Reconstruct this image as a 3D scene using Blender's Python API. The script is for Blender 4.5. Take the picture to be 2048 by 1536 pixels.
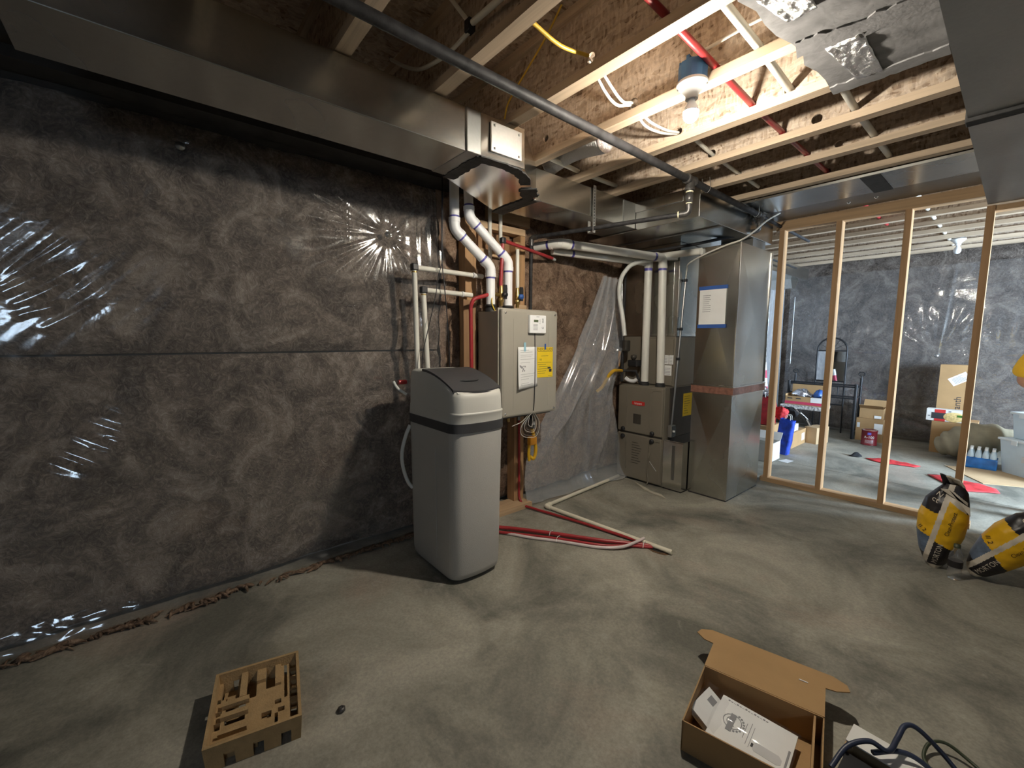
import bpy, bmesh, math, random
from mathutils import Vector, Matrix, noise
random.seed(7)
for o in list(bpy.data.objects): bpy.data.objects.remove(o)
SC = bpy.context.scene
COL = SC.collection
PI = math.pi

# ------------------------------------------------------------------ camera
cam_d = bpy.data.cameras.new('camera'); cam = bpy.data.objects.new('camera', cam_d); COL.objects.link(cam)
cam_d.sensor_width = 36.0; cam_d.lens = 850.0 / 2048.0 * 36.0; cam_d.clip_start = 0.02
_rx = Vector((0.64172104, 0.76692446, 0.00457959)); _dn = Vector((0.08429861, -0.06459893, -0.99434437)); _fw = Vector((-0.76229118, 0.63847776, -0.10610515))
cam.matrix_world = Matrix(((_rx.x, -_dn.x, -_fw.x, 2.548), (_rx.y, -_dn.y, -_fw.y, 0.0), (_rx.z, -_dn.z, -_fw.z, 1.31), (0, 0, 0, 1)))
SC.camera = cam

# ------------------------------------------------------------------ world, exposure, daylight
w = bpy.data.worlds.new('world'); SC.world = w; w.use_nodes = True
w.node_tree.nodes['Background'].inputs[0].default_value = (0.55, 0.75, 1.0, 1); w.node_tree.nodes['Background'].inputs[1].default_value = 0.6
SC.view_settings.view_transform = 'Standard'; SC.view_settings.look = 'None'
SC.view_settings.exposure = 0.55; SC.view_settings.gamma = 1.0; SC.view_settings.use_curve_mapping = False
BULB_STRENGTH = 1750.0
def area(name, loc, rot, sx, sy, power, col):
    d = bpy.data.lights.new(name, 'AREA'); d.shape = 'RECTANGLE'; d.size = sx; d.size_y = sy; d.energy = power; d.color = col
    o = bpy.data.objects.new(name, d); COL.objects.link(o); o.location = loc; o.rotation_euler = rot
    return o
# daylight entering by the two windows in the right wall (behind and beside the viewer)
area('window_daylight', (5.6, -1.4, 1.95), (0, math.radians(90), 0), .6, .9, 22, (0.62, 0.8, 1.0))
area('window_daylight_next_room', (5.6, 5.35, 1.35), (0, math.radians(90), 0), 1.3, 1.5, 640, (0.62, 0.8, 1.0))

# ------------------------------------------------------------------ materials
MATS = {}
def new_mat(name):
    m = bpy.data.materials.new(name); m.use_nodes = True; nt = m.node_tree
    for n in list(nt.nodes): nt.nodes.remove(n)
    out = nt.nodes.new('ShaderNodeOutputMaterial'); MATS[name] = m
    return m, nt, out
def coords(nt, scale=(1, 1, 1), rnd=True):
    tc = nt.nodes.new('ShaderNodeTexCoord'); mp = nt.nodes.new('ShaderNodeMapping'); mp.inputs['Scale'].default_value = scale
    if rnd:
        oi = nt.nodes.new('ShaderNodeObjectInfo'); ml = nt.nodes.new('ShaderNodeMath'); ml.operation = 'MULTIPLY'; ml.inputs[1].default_value = 37.0
        ad = nt.nodes.new('ShaderNodeVectorMath'); ad.operation = 'ADD'
        nt.links.new(oi.outputs['Random'], ml.inputs[0]); nt.links.new(tc.outputs['Object'], ad.inputs[0]); nt.links.new(ml.outputs[0], ad.inputs[1])
        nt.links.new(ad.outputs[0], mp.inputs[0])
    else:
        nt.links.new(tc.outputs['Object'], mp.inputs[0])
    return mp.outputs[0]
def tex_noise(nt, vec, scale, detail=4, rough=.5, dist=0):
    n = nt.nodes.new('ShaderNodeTexNoise'); n.inputs['Scale'].default_value = scale; n.inputs['Detail'].default_value = detail
    n.inputs['Roughness'].default_value = rough; n.inputs['Distortion'].default_value = dist
    nt.links.new(vec, n.inputs['Vector']); return n.outputs['Fac']
def ramp(nt, fac, stops):
    r = nt.nodes.new('ShaderNodeValToRGB'); e = r.color_ramp.elements
    while len(e) < len(stops): e.new(0.5)
    for k, (p, c) in enumerate(stops): e[k].position = p; e[k].color = (*c[:3], 1)
    nt.links.new(fac, r.inputs[0]); return r.outputs[0]
def bump(nt, fac, strength, dist=.01):
    b = nt.nodes.new('ShaderNodeBump'); b.inputs['Strength'].default_value = strength; b.inputs['Distance'].default_value = dist
    nt.links.new(fac, b.inputs['Height']); return b.outputs[0]
def mix(nt, fac, a, b, mode='MIX'):
    n = nt.nodes.new('ShaderNodeMixRGB'); n.blend_type = mode
    for s, v in ((0, fac), (1, a), (2, b)):
        if isinstance(v, (int, float)): n.inputs[s].default_value = v
        elif isinstance(v, tuple): n.inputs[s].default_value = (*v[:3], 1)
        else: nt.links.new(v, n.inputs[s])
    return n.outputs[0]
def bsdf(nt, out, col=None, rough=.5, metal=0., normal=None, spec=.5):
    p = nt.nodes.new('ShaderNodeBsdfPrincipled'); p.inputs['Metallic'].default_value = metal; p.inputs['Specular IOR Level'].default_value = spec
    for key, v in (('Base Color', col), ('Roughness', rough)):
        if isinstance(v, (int, float)): p.inputs[key].default_value = v
        elif isinstance(v, tuple): p.inputs[key].default_value = (*v[:3], 1)
        elif v is not None: nt.links.new(v, p.inputs[key])
    if normal is not None: nt.links.new(normal, p.inputs['Normal'])
    nt.links.new(p.outputs[0], out.inputs[0]); return p
def mat(name, col, rough=.5, metal=0., var=.12, vscale=9., bmp=0., bscale=80., spec=.5, stretch=(1, 1, 1), detail=4):
    m, nt, out = new_mat(name); v = coords(nt, stretch)
    f = tex_noise(nt, v, vscale, detail)
    c = ramp(nt, f, [(.3, tuple(x * (1 - var) for x in col)), (.7, tuple(min(1, x * (1 + var)) for x in col))])
    nrm = bump(nt, tex_noise(nt, v, bscale, 3), bmp, .004) if bmp else None
    bsdf(nt, out, c, rough, metal, nrm, spec); return m
def mat_film(name, haze=.05, rough=.16, tint=.93, boost=1.5, bmp=.10):
    m, nt, out = new_mat(name); v = coords(nt, rnd=False)
    tr = nt.nodes.new('ShaderNodeBsdfTransparent'); tr.inputs[0].default_value = (tint, tint, tint, 1)
    gl = nt.nodes.new('ShaderNodeBsdfGlossy'); gl.inputs['Roughness'].default_value = rough; gl.inputs[0].default_value = (1, 1, 1, 1)
    nt.links.new(bump(nt, tex_noise(nt, v, 9, 3, .5, .3), bmp, .02), gl.inputs['Normal'])
    fr = nt.nodes.new('ShaderNodeFresnel')      # a thin sheet reflects alike from both faces: undo the inside-out index on its back
    ge = nt.nodes.new('ShaderNodeNewGeometry'); io = nt.nodes.new('ShaderNodeMapRange'); io.inputs['To Min'].default_value = 1.5; io.inputs['To Max'].default_value = 1 / 1.5
    nt.links.new(ge.outputs['Backfacing'], io.inputs['Value']); nt.links.new(io.outputs[0], fr.inputs[0])
    ml = nt.nodes.new('ShaderNodeMath'); ml.operation = 'MULTIPLY'; ml.inputs[1].default_value = boost; ml.use_clamp = True
    nt.links.new(fr.outputs[0], ml.inputs[0])
    m1 = nt.nodes.new('ShaderNodeMixShader'); nt.links.new(ml.outputs[0], m1.inputs[0]); nt.links.new(tr.outputs[0], m1.inputs[1]); nt.links.new(gl.outputs[0], m1.inputs[2])
    df = nt.nodes.new('ShaderNodeBsdfDiffuse'); df.inputs[0].default_value = (.75, .78, .82, 1)
    m2 = nt.nodes.new('ShaderNodeMixShader'); m2.inputs[0].default_value = haze; nt.links.new(m1.outputs[0], m2.inputs[1]); nt.links.new(df.outputs[0], m2.inputs[2])
    nt.links.new(m2.outputs[0], out.inputs[0]); return m
def mat_emit(name, col, s):
    m, nt, out = new_mat(name); e = nt.nodes.new('ShaderNodeEmission'); e.inputs[0].default_value = (*col, 1); e.inputs[1].default_value = s
    nt.links.new(e.outputs[0], out.inputs[0]); return m

# concrete floor: mottled grey, pale scuffs, brownish stains
m, nt, out = new_mat('concrete'); v = coords(nt, rnd=False)
c = ramp(nt, tex_noise(nt, v, 1.6, 8, .62, .6), [(.36, (.145, .142, .120)), (.5, (.288, .274, .230)), (.64, (.42, .398, .338))])
c = mix(nt, ramp(nt, tex_noise(nt, v, .9, 6, .6, 1.2), [(.56, (0, 0, 0)), (.7, (.55, .55, .55))]), c, (.38, .30, .245))
c = mix(nt, ramp(nt, tex_noise(nt, v, 4.5, 9, .7, 1.5), [(.6, (0, 0, 0)), (.72, (.5, .5, .5))]), c, (.44, .42, .37))
c = mix(nt, .35, c, ramp(nt, tex_noise(nt, v, 90, 3, .6), [(.3, (.12, .12, .11)), (.7, (.5, .48, .44))]), 'OVERLAY')
bsdf(nt, out, c, .72, 0, bump(nt, tex_noise(nt, v, 120, 5, .6), .25, .004), .35)
mat('duct_shade', (.035, .032, .03), .9, var=.3)  # near-black: the shade behind the trunk duct put into the colour
mat('wall_concrete', (.3, .29, .27), .9, var=.2, vscale=3)
# oriented strand board
m, nt, out = new_mat('osb'); v = coords(nt, (1.0, 1.0, 1.0))
def flakes(nt, v, sc, st):
    mp = nt.nodes.new('ShaderNodeMapping'); mp.inputs['Scale'].default_value = st; mp.inputs['Rotation'].default_value = (0.3, .5, .2); nt.links.new(v, mp.inputs[0])
    ds = nt.nodes.new('ShaderNodeTexNoise'); ds.inputs['Scale'].default_value = 7; nt.links.new(v, ds.inputs['Vector'])
    mx = nt.nodes.new('ShaderNodeMixRGB'); mx.inputs[0].default_value = .12; nt.links.new(mp.outputs[0], mx.inputs[1]); nt.links.new(ds.outputs['Color'], mx.inputs[2])
    vo = nt.nodes.new('ShaderNodeTexVoronoi'); vo.inputs['Scale'].default_value = sc; nt.links.new(mx.outputs[0], vo.inputs['Vector'])
    sp = nt.nodes.new('ShaderNodeSeparateColor'); nt.links.new(vo.outputs['Color'], sp.inputs[0]); return sp.outputs[0]
fa = flakes(nt, v, 26, (1, 1.4, 3.4)); fb = flakes(nt, v, 34, (3.2, 1.2, 1))
mm = nt.nodes.new('ShaderNodeMath'); mm.operation = 'ADD'; nt.links.new(fa, mm.inputs[0]); nt.links.new(fb, mm.inputs[1])
mh = nt.nodes.new('ShaderNodeMath'); mh.operation = 'MULTIPLY'; mh.inputs[1].default_value = .5; nt.links.new(mm.outputs[0], mh.inputs[0])
c = ramp(nt, mh.outputs[0], [(.05, (.20, .14, .10)), (.22, (.38, .305, .235)), (.55, (.50, .42, .345)), (.9, (.61, .535, .455))])
c = mix(nt, .25, c, ramp(nt, tex_noise(nt, v, 60, 4), [(.3, (.2, .13, .07)), (.7, (.75, .6, .42))]), 'OVERLAY')
bsdf(nt, out, c, .75, 0, bump(nt, mh.outputs[0], .35, .003), .3)
# framing lumber: grain along x (joists) or z (studs)
def lumber(name, base, stretch):
    m, nt, out = new_mat(name); v = coords(nt, stretch)
    f = tex_noise(nt, v, 18, 6, .6, .6)
    c = ramp(nt, f, [(.28, tuple(x * .62 for x in base)), (.5, base), (.72, tuple(min(1, x * 1.22) for x in base))])
    c = mix(nt, .3, c, ramp(nt, tex_noise(nt, coords(nt), 2.2, 3), [(.35, tuple(x * .75 for x in base)), (.7, tuple(min(1, x * 1.2) for x in base))]))
    bsdf(nt, out, c, .65, 0, bump(nt, f, .15, .003), .35)
lumber('lumber_x', (.53, .41, .29), (.06, 1.6, 1.6)); lumber('lumber_z', (.43, .255, .125), (1.4, 1.4, .05)); lumber('lumber_y', (.50, .345, .205), (1.6, .06, 1.6))
lumber('lumber_plate', (.47, .305, .165), (.06, 1.6, 1.6)); lumber('lumber_dark', (.30, .17, .085), (1.4, 1.4, .05)); 
# galvanised sheet
def galv(name, col, r0, r1, wav=.02):
    m, nt, out = new_mat(name); v = coords(nt)
    sp = flakes(nt, v, 90, (1, 1, 1))
    c = mix(nt, .10, (col[0], col[1], col[2]), ramp(nt, sp, [(.2, tuple(x * .75 for x in col)), (.8, tuple(min(1, x * 1.2) for x in col))]))
    r = ramp(nt, tex_noise(nt, v, 2.2, 2, .5), [(.3, (r0,) * 3), (.7, (r1,) * 3)])
    n = bump(nt, tex_noise(nt, v, 2.6, 1), wav, .25)
    bsdf(nt, out, c, r, 1.0, n, .5)
galv('galv_matte', (.42, .41, .385), .38, .46, .01); galv('galv', (.52, .52, .49), .20, .30); galv('galv_dull', (.27, .27, .26), .36, .5, .02); galv('galv_bright', (.62, .61, .58), .14, .22, .03)
mat('mastic', (.035, .034, .033), .75, var=.35, vscale=30, bmp=.5, bscale=90)
mat('mastic_grey', (.20, .195, .195), .7, var=.3, vscale=12, bmp=.35, bscale=70)
mat('duct_tape_brown', (.23, .105, .075), .45, var=.3, vscale=40)
# foil (flex duct, patch)
m, nt, out = new_mat('foil'); v = coords(nt)
bsdf(nt, out, (.88, .86, .85), .30, 1.0, bump(nt, tex_noise(nt, v, 45, 6, .7, 1.0), .8, .015))
mat('black_iron', (.028, .027, .028), .58, var=.5, vscale=25, bmp=.15, bscale=150, spec=.25)
mat('iron_fitting', (.10, .095, .09), .4, .6, var=.35, vscale=30)
mat('pipe_dope', (.72, .66, .45), .6, var=.2)
mat('pvc', (.80, .78, .71), .38, var=.06, vscale=3); mat('pvc_white', (.86, .86, .86), .33, var=.04, vscale=3)
mat('pvc_drain', (.74, .69, .55), .4, var=.1, vscale=5)
mat('primer', (.10, .09, .36), .4, var=.3, vscale=20)
mat('pex_white', (.74, .72, .64), .45, var=.08, vscale=5); mat('pex_red', (.36, .03, .034), .33, var=.15, vscale=6)
mat('hose_white', (.70, .70, .66), .5, var=.1); mat('hose_clear', (.68, .58, .56), .3, var=.1)
mat('brass', (.62, .43, .16), .32, 1.0, var=.2); mat('chrome', (.7, .7, .7), .2, 1.0, var=.05); mat('steel_grey', (.42, .42, .41), .35, .9, var=.12)
mat('black_plastic', (.018, .018, .02), .45, var=.2); mat('rubber', (.02, .02, .02), .7, var=.2); mat('dark_grey_plastic', (.045, .045, .048), .5, var=.12, bmp=.15, bscale=300)
mat('blue_plastic', (.03, .10, .34), .4); mat('box_blue', (.035, .13, .30), .55, var=.1)
mat('porcelain', (.85, .85, .84), .3, var=.02)
mat('softener_grey', (.47, .455, .425), .6, var=.04, vscale=4, bmp=.25, bscale=260); mat('softener_lid', (.58, .57, .52), .42, var=.03, vscale=4)
mat('heater_grey', (.36, .335, .28), .45, 0., var=.05, vscale=3); mat('heater_dark', (.14, .13, .115), .5, .2, var=.1)
mat('furnace_taupe', (.205, .18, .14), .45, .1, var=.08, vscale=3, bmp=.08, bscale=200); mat('furnace_dark', (.06, .053, .043), .5, .2, var=.15)
mat('paper', (.82, .82, .80), .8, var=.04); mat('paper_grey', (.62, .62, .62), .8, var=.06); mat('ink', (.03, .03, .035), .7, var=.1); mat('ink_grey', (.27, .27, .28), .8, var=.1)
mat('yellow_print', (.85, .60, .02), .6, var=.04); mat('red_badge', (.58, .035, .03), .4, var=.06); mat('blue_tape', (.03, .10, .36), .6, var=.1); mat('cyan_tape', (.30, .52, .62), .5, var=.1)
mat('lcd', (.12, .15, .09), .25, var=.05)
mat('yellow_hose', (.72, .42, .02), .4, var=.12); mat('orange_plastic', (.62, .26, .02), .4, var=.1)
mat('cardboard', (.37, .225, .10), .85, var=.08, vscale=6, bmp=.1, bscale=120); mat('cardboard_pale', (.46, .32, .18), .85, var=.1, vscale=5); mat('cardboard_white', (.74, .73, .70), .7, var=.06)
mat('pulp', (.40, .265, .125), .9, var=.13, vscale=25, bmp=.5, bscale=160)
mat('bag_yellow', (.74, .42, .01), .4, var=.1, vscale=14, bmp=.3, bscale=35); mat('bag_black', (.017, .014, .016), .38, var=.3, vscale=14, bmp=.3, bscale=35)
mat('bag_blue', (.11, .15, .22), .4, var=.25, vscale=30, bmp=.3, bscale=35); mat('bag_white', (.58, .52, .43), .5, var=.12, vscale=14, bmp=.3, bscale=35)
mat('black_metal', (.02, .02, .022), .45, .3, var=.2); mat('red_fabric', (.52, .03, .035), .7, var=.35, vscale=20, bmp=.6, bscale=40)
mat('red_paper', (.42, .02, .025), .55, var=.25, vscale=25); mat('blue_bag', (.02, .06, .42), .35, var=.5, vscale=16); mat('black_cloth', (.012, .012, .014), .9, var=.2)
mat('sack_cloth', (.27, .235, .16), .9, var=.15, vscale=10, bmp=.4, bscale=60); mat('can_red', (.19, .015, .022), .35, var=.1)
mat('tub_plastic', (.58, .70, .78), .35, var=.05); mat('tub_lid', (.72, .78, .80), .4, var=.04); mat('water_blue', (.02, .16, .50), .2, var=.3, vscale=20)
mat('pasta', (.70, .52, .22), .7, var=.25, vscale=60); mat('green_leaf', (.05, .16, .02), .6, var=.3); mat('box_red', (.55, .03, .03), .5, var=.1); mat('crimson', (.50, .04, .09), .6, var=.1)
mat('shirt_yellow', (.78, .47, .03), .85, var=.1, vscale=12, bmp=.3, bscale=25); mat('skin', (.50, .27, .17), .5, var=.1, vscale=15); mat('trousers', (.02, .022, .03), .85, var=.2); mat('hair', (.03, .02, .014), .6, var=.3)
mat('zebra', (.42, .40, .38), .7, var=.9, vscale=45); mat('tinsel', (.62, .62, .66), .25, .9, var=.4, vscale=70, bmp=.9, bscale=70)
mat('mud', (.50, .45, .36), .85, var=.15); mat('hole_dark', (.022, .017, .013), .95, var=.4, vscale=60); mat('rust', (.12, .065, .03), .9, var=.4, vscale=40)
mat('cable_white', (.70, .67, .60), .45, var=.06); mat('cable_yellow', (.70, .46, .05), .45, var=.1); mat('cable_black', (.012, .012, .015), .4, var=.2); mat('cable_blue', (.03, .04, .075), .4, var=.2); mat('cable_green', (.045, .055, .03), .45, var=.2)
mat('glass_mirror', (.86, .88, .9), .03, 1.0, var=.01)
mat('window_white', (.78, .78, .76), .4, var=.03); mat('frost_bulb', (.82, .86, .92), .3, var=.02)
# fibreglass insulation: brown, matted, fibrous
def insul(name, dark, mid, light):
    m, nt, out = new_mat(name); v = coords(nt, rnd=False)
    a = tex_noise(nt, v, 3.6, 12, .66, 1.6); b = tex_noise(nt, v, 22, 10, .7, 2.6)
    c = ramp(nt, a, [(.36, dark), (.5, mid), (.64, light)])
    c = mix(nt, .45, c, ramp(nt, b, [(.38, dark), (.52, mid), (.66, light)]))
    bsdf(nt, out, c, .95, 0, bump(nt, b, .9, .02), .1)
insul('insulation', (.085, .055, .038), (.31, .205, .14), (.58, .42, .30)); insul('insulation_shaded', (.04, .031, .026), (.135, .108, .09), (.30, .255, .215)); insul('insulation_behind', (.055, .043, .035), (.235, .187, .152), (.60, .51, .43))  # end-wall copy is insulation_behind with the dim light painted into its colour
mat_film('film', .045, .085, .96, 1.8); mat_film('film_drape', .25, .13, .92, 2.0, .02); mat_film('pane', .01, .02, .97, 1.0); mat_film('bag_clear', .02, .12, .97, .3); mat_film('bottle_plastic', .05, .05, .9, 1.8)
mat_emit('bulb_glow', (1.0, .92, .79), BULB_STRENGTH)

# ------------------------------------------------------------------ mesh helpers
class MB:
    def __init__(s): s.v = []; s.f = []; s.sm = []; s.mi = []; s.cur = 0
    def add(s, vs, fs, smooth=False, mi=None):
        b = len(s.v); s.v += [Vector(p) for p in vs]
        for f in fs: s.f.append([b + i for i in f]); s.sm.append(smooth); s.mi.append(s.cur if mi is None else mi)
        return s
    def box(s, x0, x1, y0, y1, z0, z1, M=None):
        vs = [Vector((x, y, z)) for z in (z0, z1) for y in (y0, y1) for x in (x0, x1)]
        if M is not None: vs = [M @ p for p in vs]
        return s.add(vs, [(0, 2, 3, 1), (4, 5, 7, 6), (0, 1, 5, 4), (2, 6, 7, 3), (0, 4, 6, 2), (1, 3, 7, 5)])
    def tube(s, pts, r, seg=10, caps=True):
        P = [Vector(p) for p in pts]; n = len(P); R = r if isinstance(r, (list, tuple)) else [r] * n
        T = [((P[min(i + 1, n - 1)] - P[max(i - 1, 0)]).normalized()) for i in range(n)]
        a = Vector((0, 0, 1)) if abs(T[0].z) < .9 else Vector((1, 0, 0)); u = T[0].cross(a).normalized(); rings = []
        for i in range(n):
            u = (u - T[i] * u.dot(T[i])).normalized(); w_ = T[i].cross(u)
            rings.append([P[i] + (u * math.cos(2 * PI * k / seg) + w_ * math.sin(2 * PI * k / seg)) * R[i] for k in range(seg)])
        vs = [p for rr in rings for p in rr]
        s.add(vs, [(i * seg + k, i * seg + (k + 1) % seg, (i + 1) * seg + (k + 1) % seg, (i + 1) * seg + k) for i in range(n - 1) for k in range(seg)], True)
        if caps:
            s.add(rings[0], [tuple(range(seg))[::-1]]); s.add(rings[-1], [tuple(range(seg))])
        return s
    def cyl(s, a, b, r, seg=16): return s.tube([a, b], r, seg)
    def lathe(s, prof, seg=20, o=(0, 0, 0), M=None, a0=0.):
        o = Vector(o); vs = []
        for (r, z) in prof:
            for k in range(seg):
                t = a0 + 2 * PI * k / seg; p = Vector((r * math.cos(t), r * math.sin(t), z)); vs.append((M @ p if M is not None else p) + o)
        n = len(prof)
        s.add(vs, [(i * seg + k, i * seg + (k + 1) % seg, (i + 1) * seg + (k + 1) % seg, (i + 1) * seg + k) for i in range(n - 1) for k in range(seg)], True)
        if prof[0][0] > 1e-5: s.add(vs[:seg], [tuple(range(seg))[::-1]])
        if prof[-1][0] > 1e-5: s.add(vs[-seg:], [tuple(range(seg))])
        return s
    def prism(s, poly, z0, z1, M=None, f=None):
        n = len(poly); vs = [Vector((x, y, z0)) for x, y in poly] + [Vector((x, y, z1)) for x, y in poly]
        if f: vs = [Vector(f(p)) for p in vs]
        if M is not None: vs = [M @ p for p in vs]
        return s.add(vs, [tuple(range(n))[::-1], tuple(range(n, 2 * n))] + [(i, (i + 1) % n, n + (i + 1) % n, n + i) for i in range(n)])
    def grid(s, fn, nu, nv, smooth=True, mf=None):
        vs = [fn(i / nu, j / nv) for j in range(nv + 1) for i in range(nu + 1)]; b = len(s.v); s.v += [Vector(p) for p in vs]
        for j in range(nv):
            for i in range(nu):
                s.f.append([b + j * (nu + 1) + i, b + j * (nu + 1) + i + 1, b + (j + 1) * (nu + 1) + i + 1, b + (j + 1) * (nu + 1) + i]); s.sm.append(smooth)
                s.mi.append(mf((i + .5) / nu, (j + .5) / nv) if mf else s.cur)
        return s
    def build(s, name, mats, parent=None, bevel=0., fix=True, solid=0., kind=None, label=None):
        me = bpy.data.meshes.new(name)
        lo = Vector((min(p.x for p in s.v), min(p.y for p in s.v), min(p.z for p in s.v))); hi = Vector((max(p.x for p in s.v), max(p.y for p in s.v), max(p.z for p in s.v)))
        base = Vector(((lo.x + hi.x) / 2, (lo.y + hi.y) / 2, lo.z))
        me.from_pydata([p - base for p in s.v], [], s.f)
        me.polygons.foreach_set('use_smooth', s.sm); me.polygons.foreach_set('material_index', s.mi)
        for mm_ in ([mats] if isinstance(mats, str) else mats): me.materials.append(MATS[mm_])
        if fix:
            b = bmesh.new(); b.from_mesh(me); bmesh.ops.recalc_face_normals(b, faces=b.faces); b.to_mesh(me); b.free()
        me.update()
        o = bpy.data.objects.new(name, me); COL.objects.link(o); o['wbase'] = list(base)
        link(o, base, parent)
        if solid:
            m_ = o.modifiers.new('solid', 'SOLIDIFY'); m_.thickness = solid; m_.offset = 0
        if bevel:
            m_ = o.modifiers.new('bevel', 'BEVEL'); m_.width = bevel; m_.segments = 2; m_.limit_method = 'ANGLE'; m_.angle_limit = math.radians(40)
        if kind: o['kind'] = kind
        if label: o['label'] = label
        return o
def link(o, base, parent):
    if parent is not None:
        o.parent = parent; o.location = Vector(base) - Vector(parent['wbase'])
    else: o.location = base
def thing(name, label, cat, loc, group=None):
    o = bpy.data.objects.new(name, None); COL.objects.link(o); o.empty_display_size = .1; o['wbase'] = list(loc); o.location = loc
    return tag(o, label, cat, group)
def tag(o, label, cat, group=None, kind=None):
    o['label'] = label; o['category'] = cat
    if group: o['group'] = group
    if kind: o['kind'] = kind
    return o
def box(name, mt, parent, x0, x1, y0, y1, z0, z1, bevel=0., M=None, label=None): return MB().box(x0, x1, y0, y1, z0, z1, M).build(name, mt, parent, bevel, label=label)
def tube(name, mt, parent, pts, r, seg=10, label=None): return MB().tube(pts, r, seg).build(name, mt, parent, label=label)
def struct(o, label=None, cat=None):
    o['kind'] = 'structure'
    if label: o['label'] = label
    if cat: o['category'] = cat
    return o
def text(txt, size, M, mt, parent, name='lettering', f=None, squeeze=1.):
    cu = bpy.data.curves.new('t', 'FONT'); cu.body = txt; cu.size = size; cu.align_x = 'CENTER'; cu.align_y = 'CENTER'; cu.resolution_u = 3
    to = bpy.data.objects.new('t', cu); COL.objects.link(to); bpy.context.view_layer.update()
    me = bpy.data.meshes.new_from_object(to.evaluated_get(bpy.context.evaluated_depsgraph_get())); bpy.data.objects.remove(to)
    mb = MB()
    vs = [Vector((p.co.x * squeeze, p.co.y, 0)) for p in me.vertices]
    vs = [Vector(f(p)) for p in vs] if f else [M @ p for p in vs]
    mb.add(vs, [tuple(p.vertices) for p in me.polygons]); bpy.data.meshes.remove(me)
    return mb.build(name, mt, parent, fix=False)
def frame_M(o, ex, ey):
    ex = Vector(ex).normalized(); ey = Vector(ey); ey = (ey - ex * ey.dot(ex)).normalized(); ez = ex.cross(ey)
    return Matrix(((ex.x, ey.x, ez.x, o[0]), (ex.y, ey.y, ez.y, o[1]), (ex.z, ey.z, ez.z, o[2]), (0, 0, 0, 1)))
def curve(pts, n=8):                              # Catmull-Rom through the points
    P = [Vector(p) for p in pts]; P = [P[0] * 2 - P[1]] + P + [P[-1] * 2 - P[-2]]; r = []
    for i in range(1, len(P) - 2):
        for k in range(n):
            t = k / n; a, b, c, d = P[i - 1], P[i], P[i + 1], P[i + 2]
            r.append(.5 * ((2 * b) + (c - a) * t + (2 * a - 5 * b + 4 * c - d) * t * t + (3 * b - a - 3 * c + d) * t ** 3))
    return r + [P[-2]]
def bend(pts, rad, n=6):                          # polyline with rounded corners
    P = [Vector(p) for p in pts]; r = [P[0]]
    for i in range(1, len(P) - 1):
        a = (P[i - 1] - P[i]); b = (P[i + 1] - P[i]); d = min(rad, a.length * .45, b.length * .45); p0 = P[i] + a.normalized() * d; p1 = P[i] + b.normalized() * d
        for k in range(n + 1):
            t = k / n; r.append(p0 * (1 - t) ** 2 + P[i] * 2 * t * (1 - t) + p1 * t * t)
    return r + [P[-1]]
def N(x, y, z=0): return noise.noise(Vector((x, y, z)))
def copy_tree(o, parent=None):
    c = o.copy(); COL.objects.link(c); c.parent = parent
    for ch in list(o.children): copy_tree(ch, c)
    return c

# ================================================================== THE SETTING
fl = MB().box(-.12, 5.5, -3.3, 5.146, -.12, 0).box(-.12, 5.5, 5.152, 7.8, -.12, 0).box(-.12, 5.5, 5.0, 5.3, -.14, -.012)
struct(fl.build('floor', 'concrete'), 'bare grey concrete basement floor with pale scuffs and stains', 'floor')
struct(box('wall_left', 'wall_concrete', None, -.27, -.12, -3.3, 7.8, 0, 2.66), 'concrete foundation wall behind the brown insulation', 'wall')
struct(box('wall_far', 'wall_concrete', None, -.12, 5.5, 7.66, 7.8, 0, 2.66), 'concrete end wall of the next room behind film', 'wall')
struct(box('wall_back', 'wall_concrete', None, -.12, 5.5, -3.3, -3.16, 0, 2.66), 'concrete wall behind the viewer', 'wall')
WN = [(-1.85, -.95, 1.65, 2.25), (4.6, 6.1, .7, 2.0)]
wr = MB()
ys = [-3.3, WN[0][0], WN[0][1], WN[1][0], WN[1][1], 7.8]
for a, b in ((ys[0], ys[1]), (ys[2], ys[3]), (ys[4], ys[5])): wr.box(5.5, 5.64, a, b, 0, 2.66)
for (a, b, c, d) in WN: wr.box(5.5, 5.64, a, b, 0, c).box(5.5, 5.64, a, b, d, 2.66)
struct(wr.build('wall_right', 'wall_concrete'), 'concrete wall with daylight windows to the right', 'wall')
for i, (a, b, c, d) in enumerate(WN):
    fr = MB(); t = .045
    fr.box(5.5, 5.58, a, b, c, c + t).box(5.5, 5.58, a, b, d - t, d).box(5.5, 5.58, a, a + t, c + t, d - t).box(5.5, 5.58, b - t, b, c + t, d - t).box(5.52, 5.56, (a + b) / 2 - .02, (a + b) / 2 + .02, c + t, d - t)
    wo = struct(fr.build('window_%d' % (i + 1), 'window_white'), ['white basement window behind the viewer', 'white basement window lighting the next room'][i], 'window')
    for q in (0, 1):
        ya = a + t if q == 0 else (a + b) / 2 + .02; yb = (a + b) / 2 - .02 if q == 0 else b - t
        box('pane', 'pane', wo, 5.537, 5.543, ya, yb, c + t, d - t)

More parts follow.
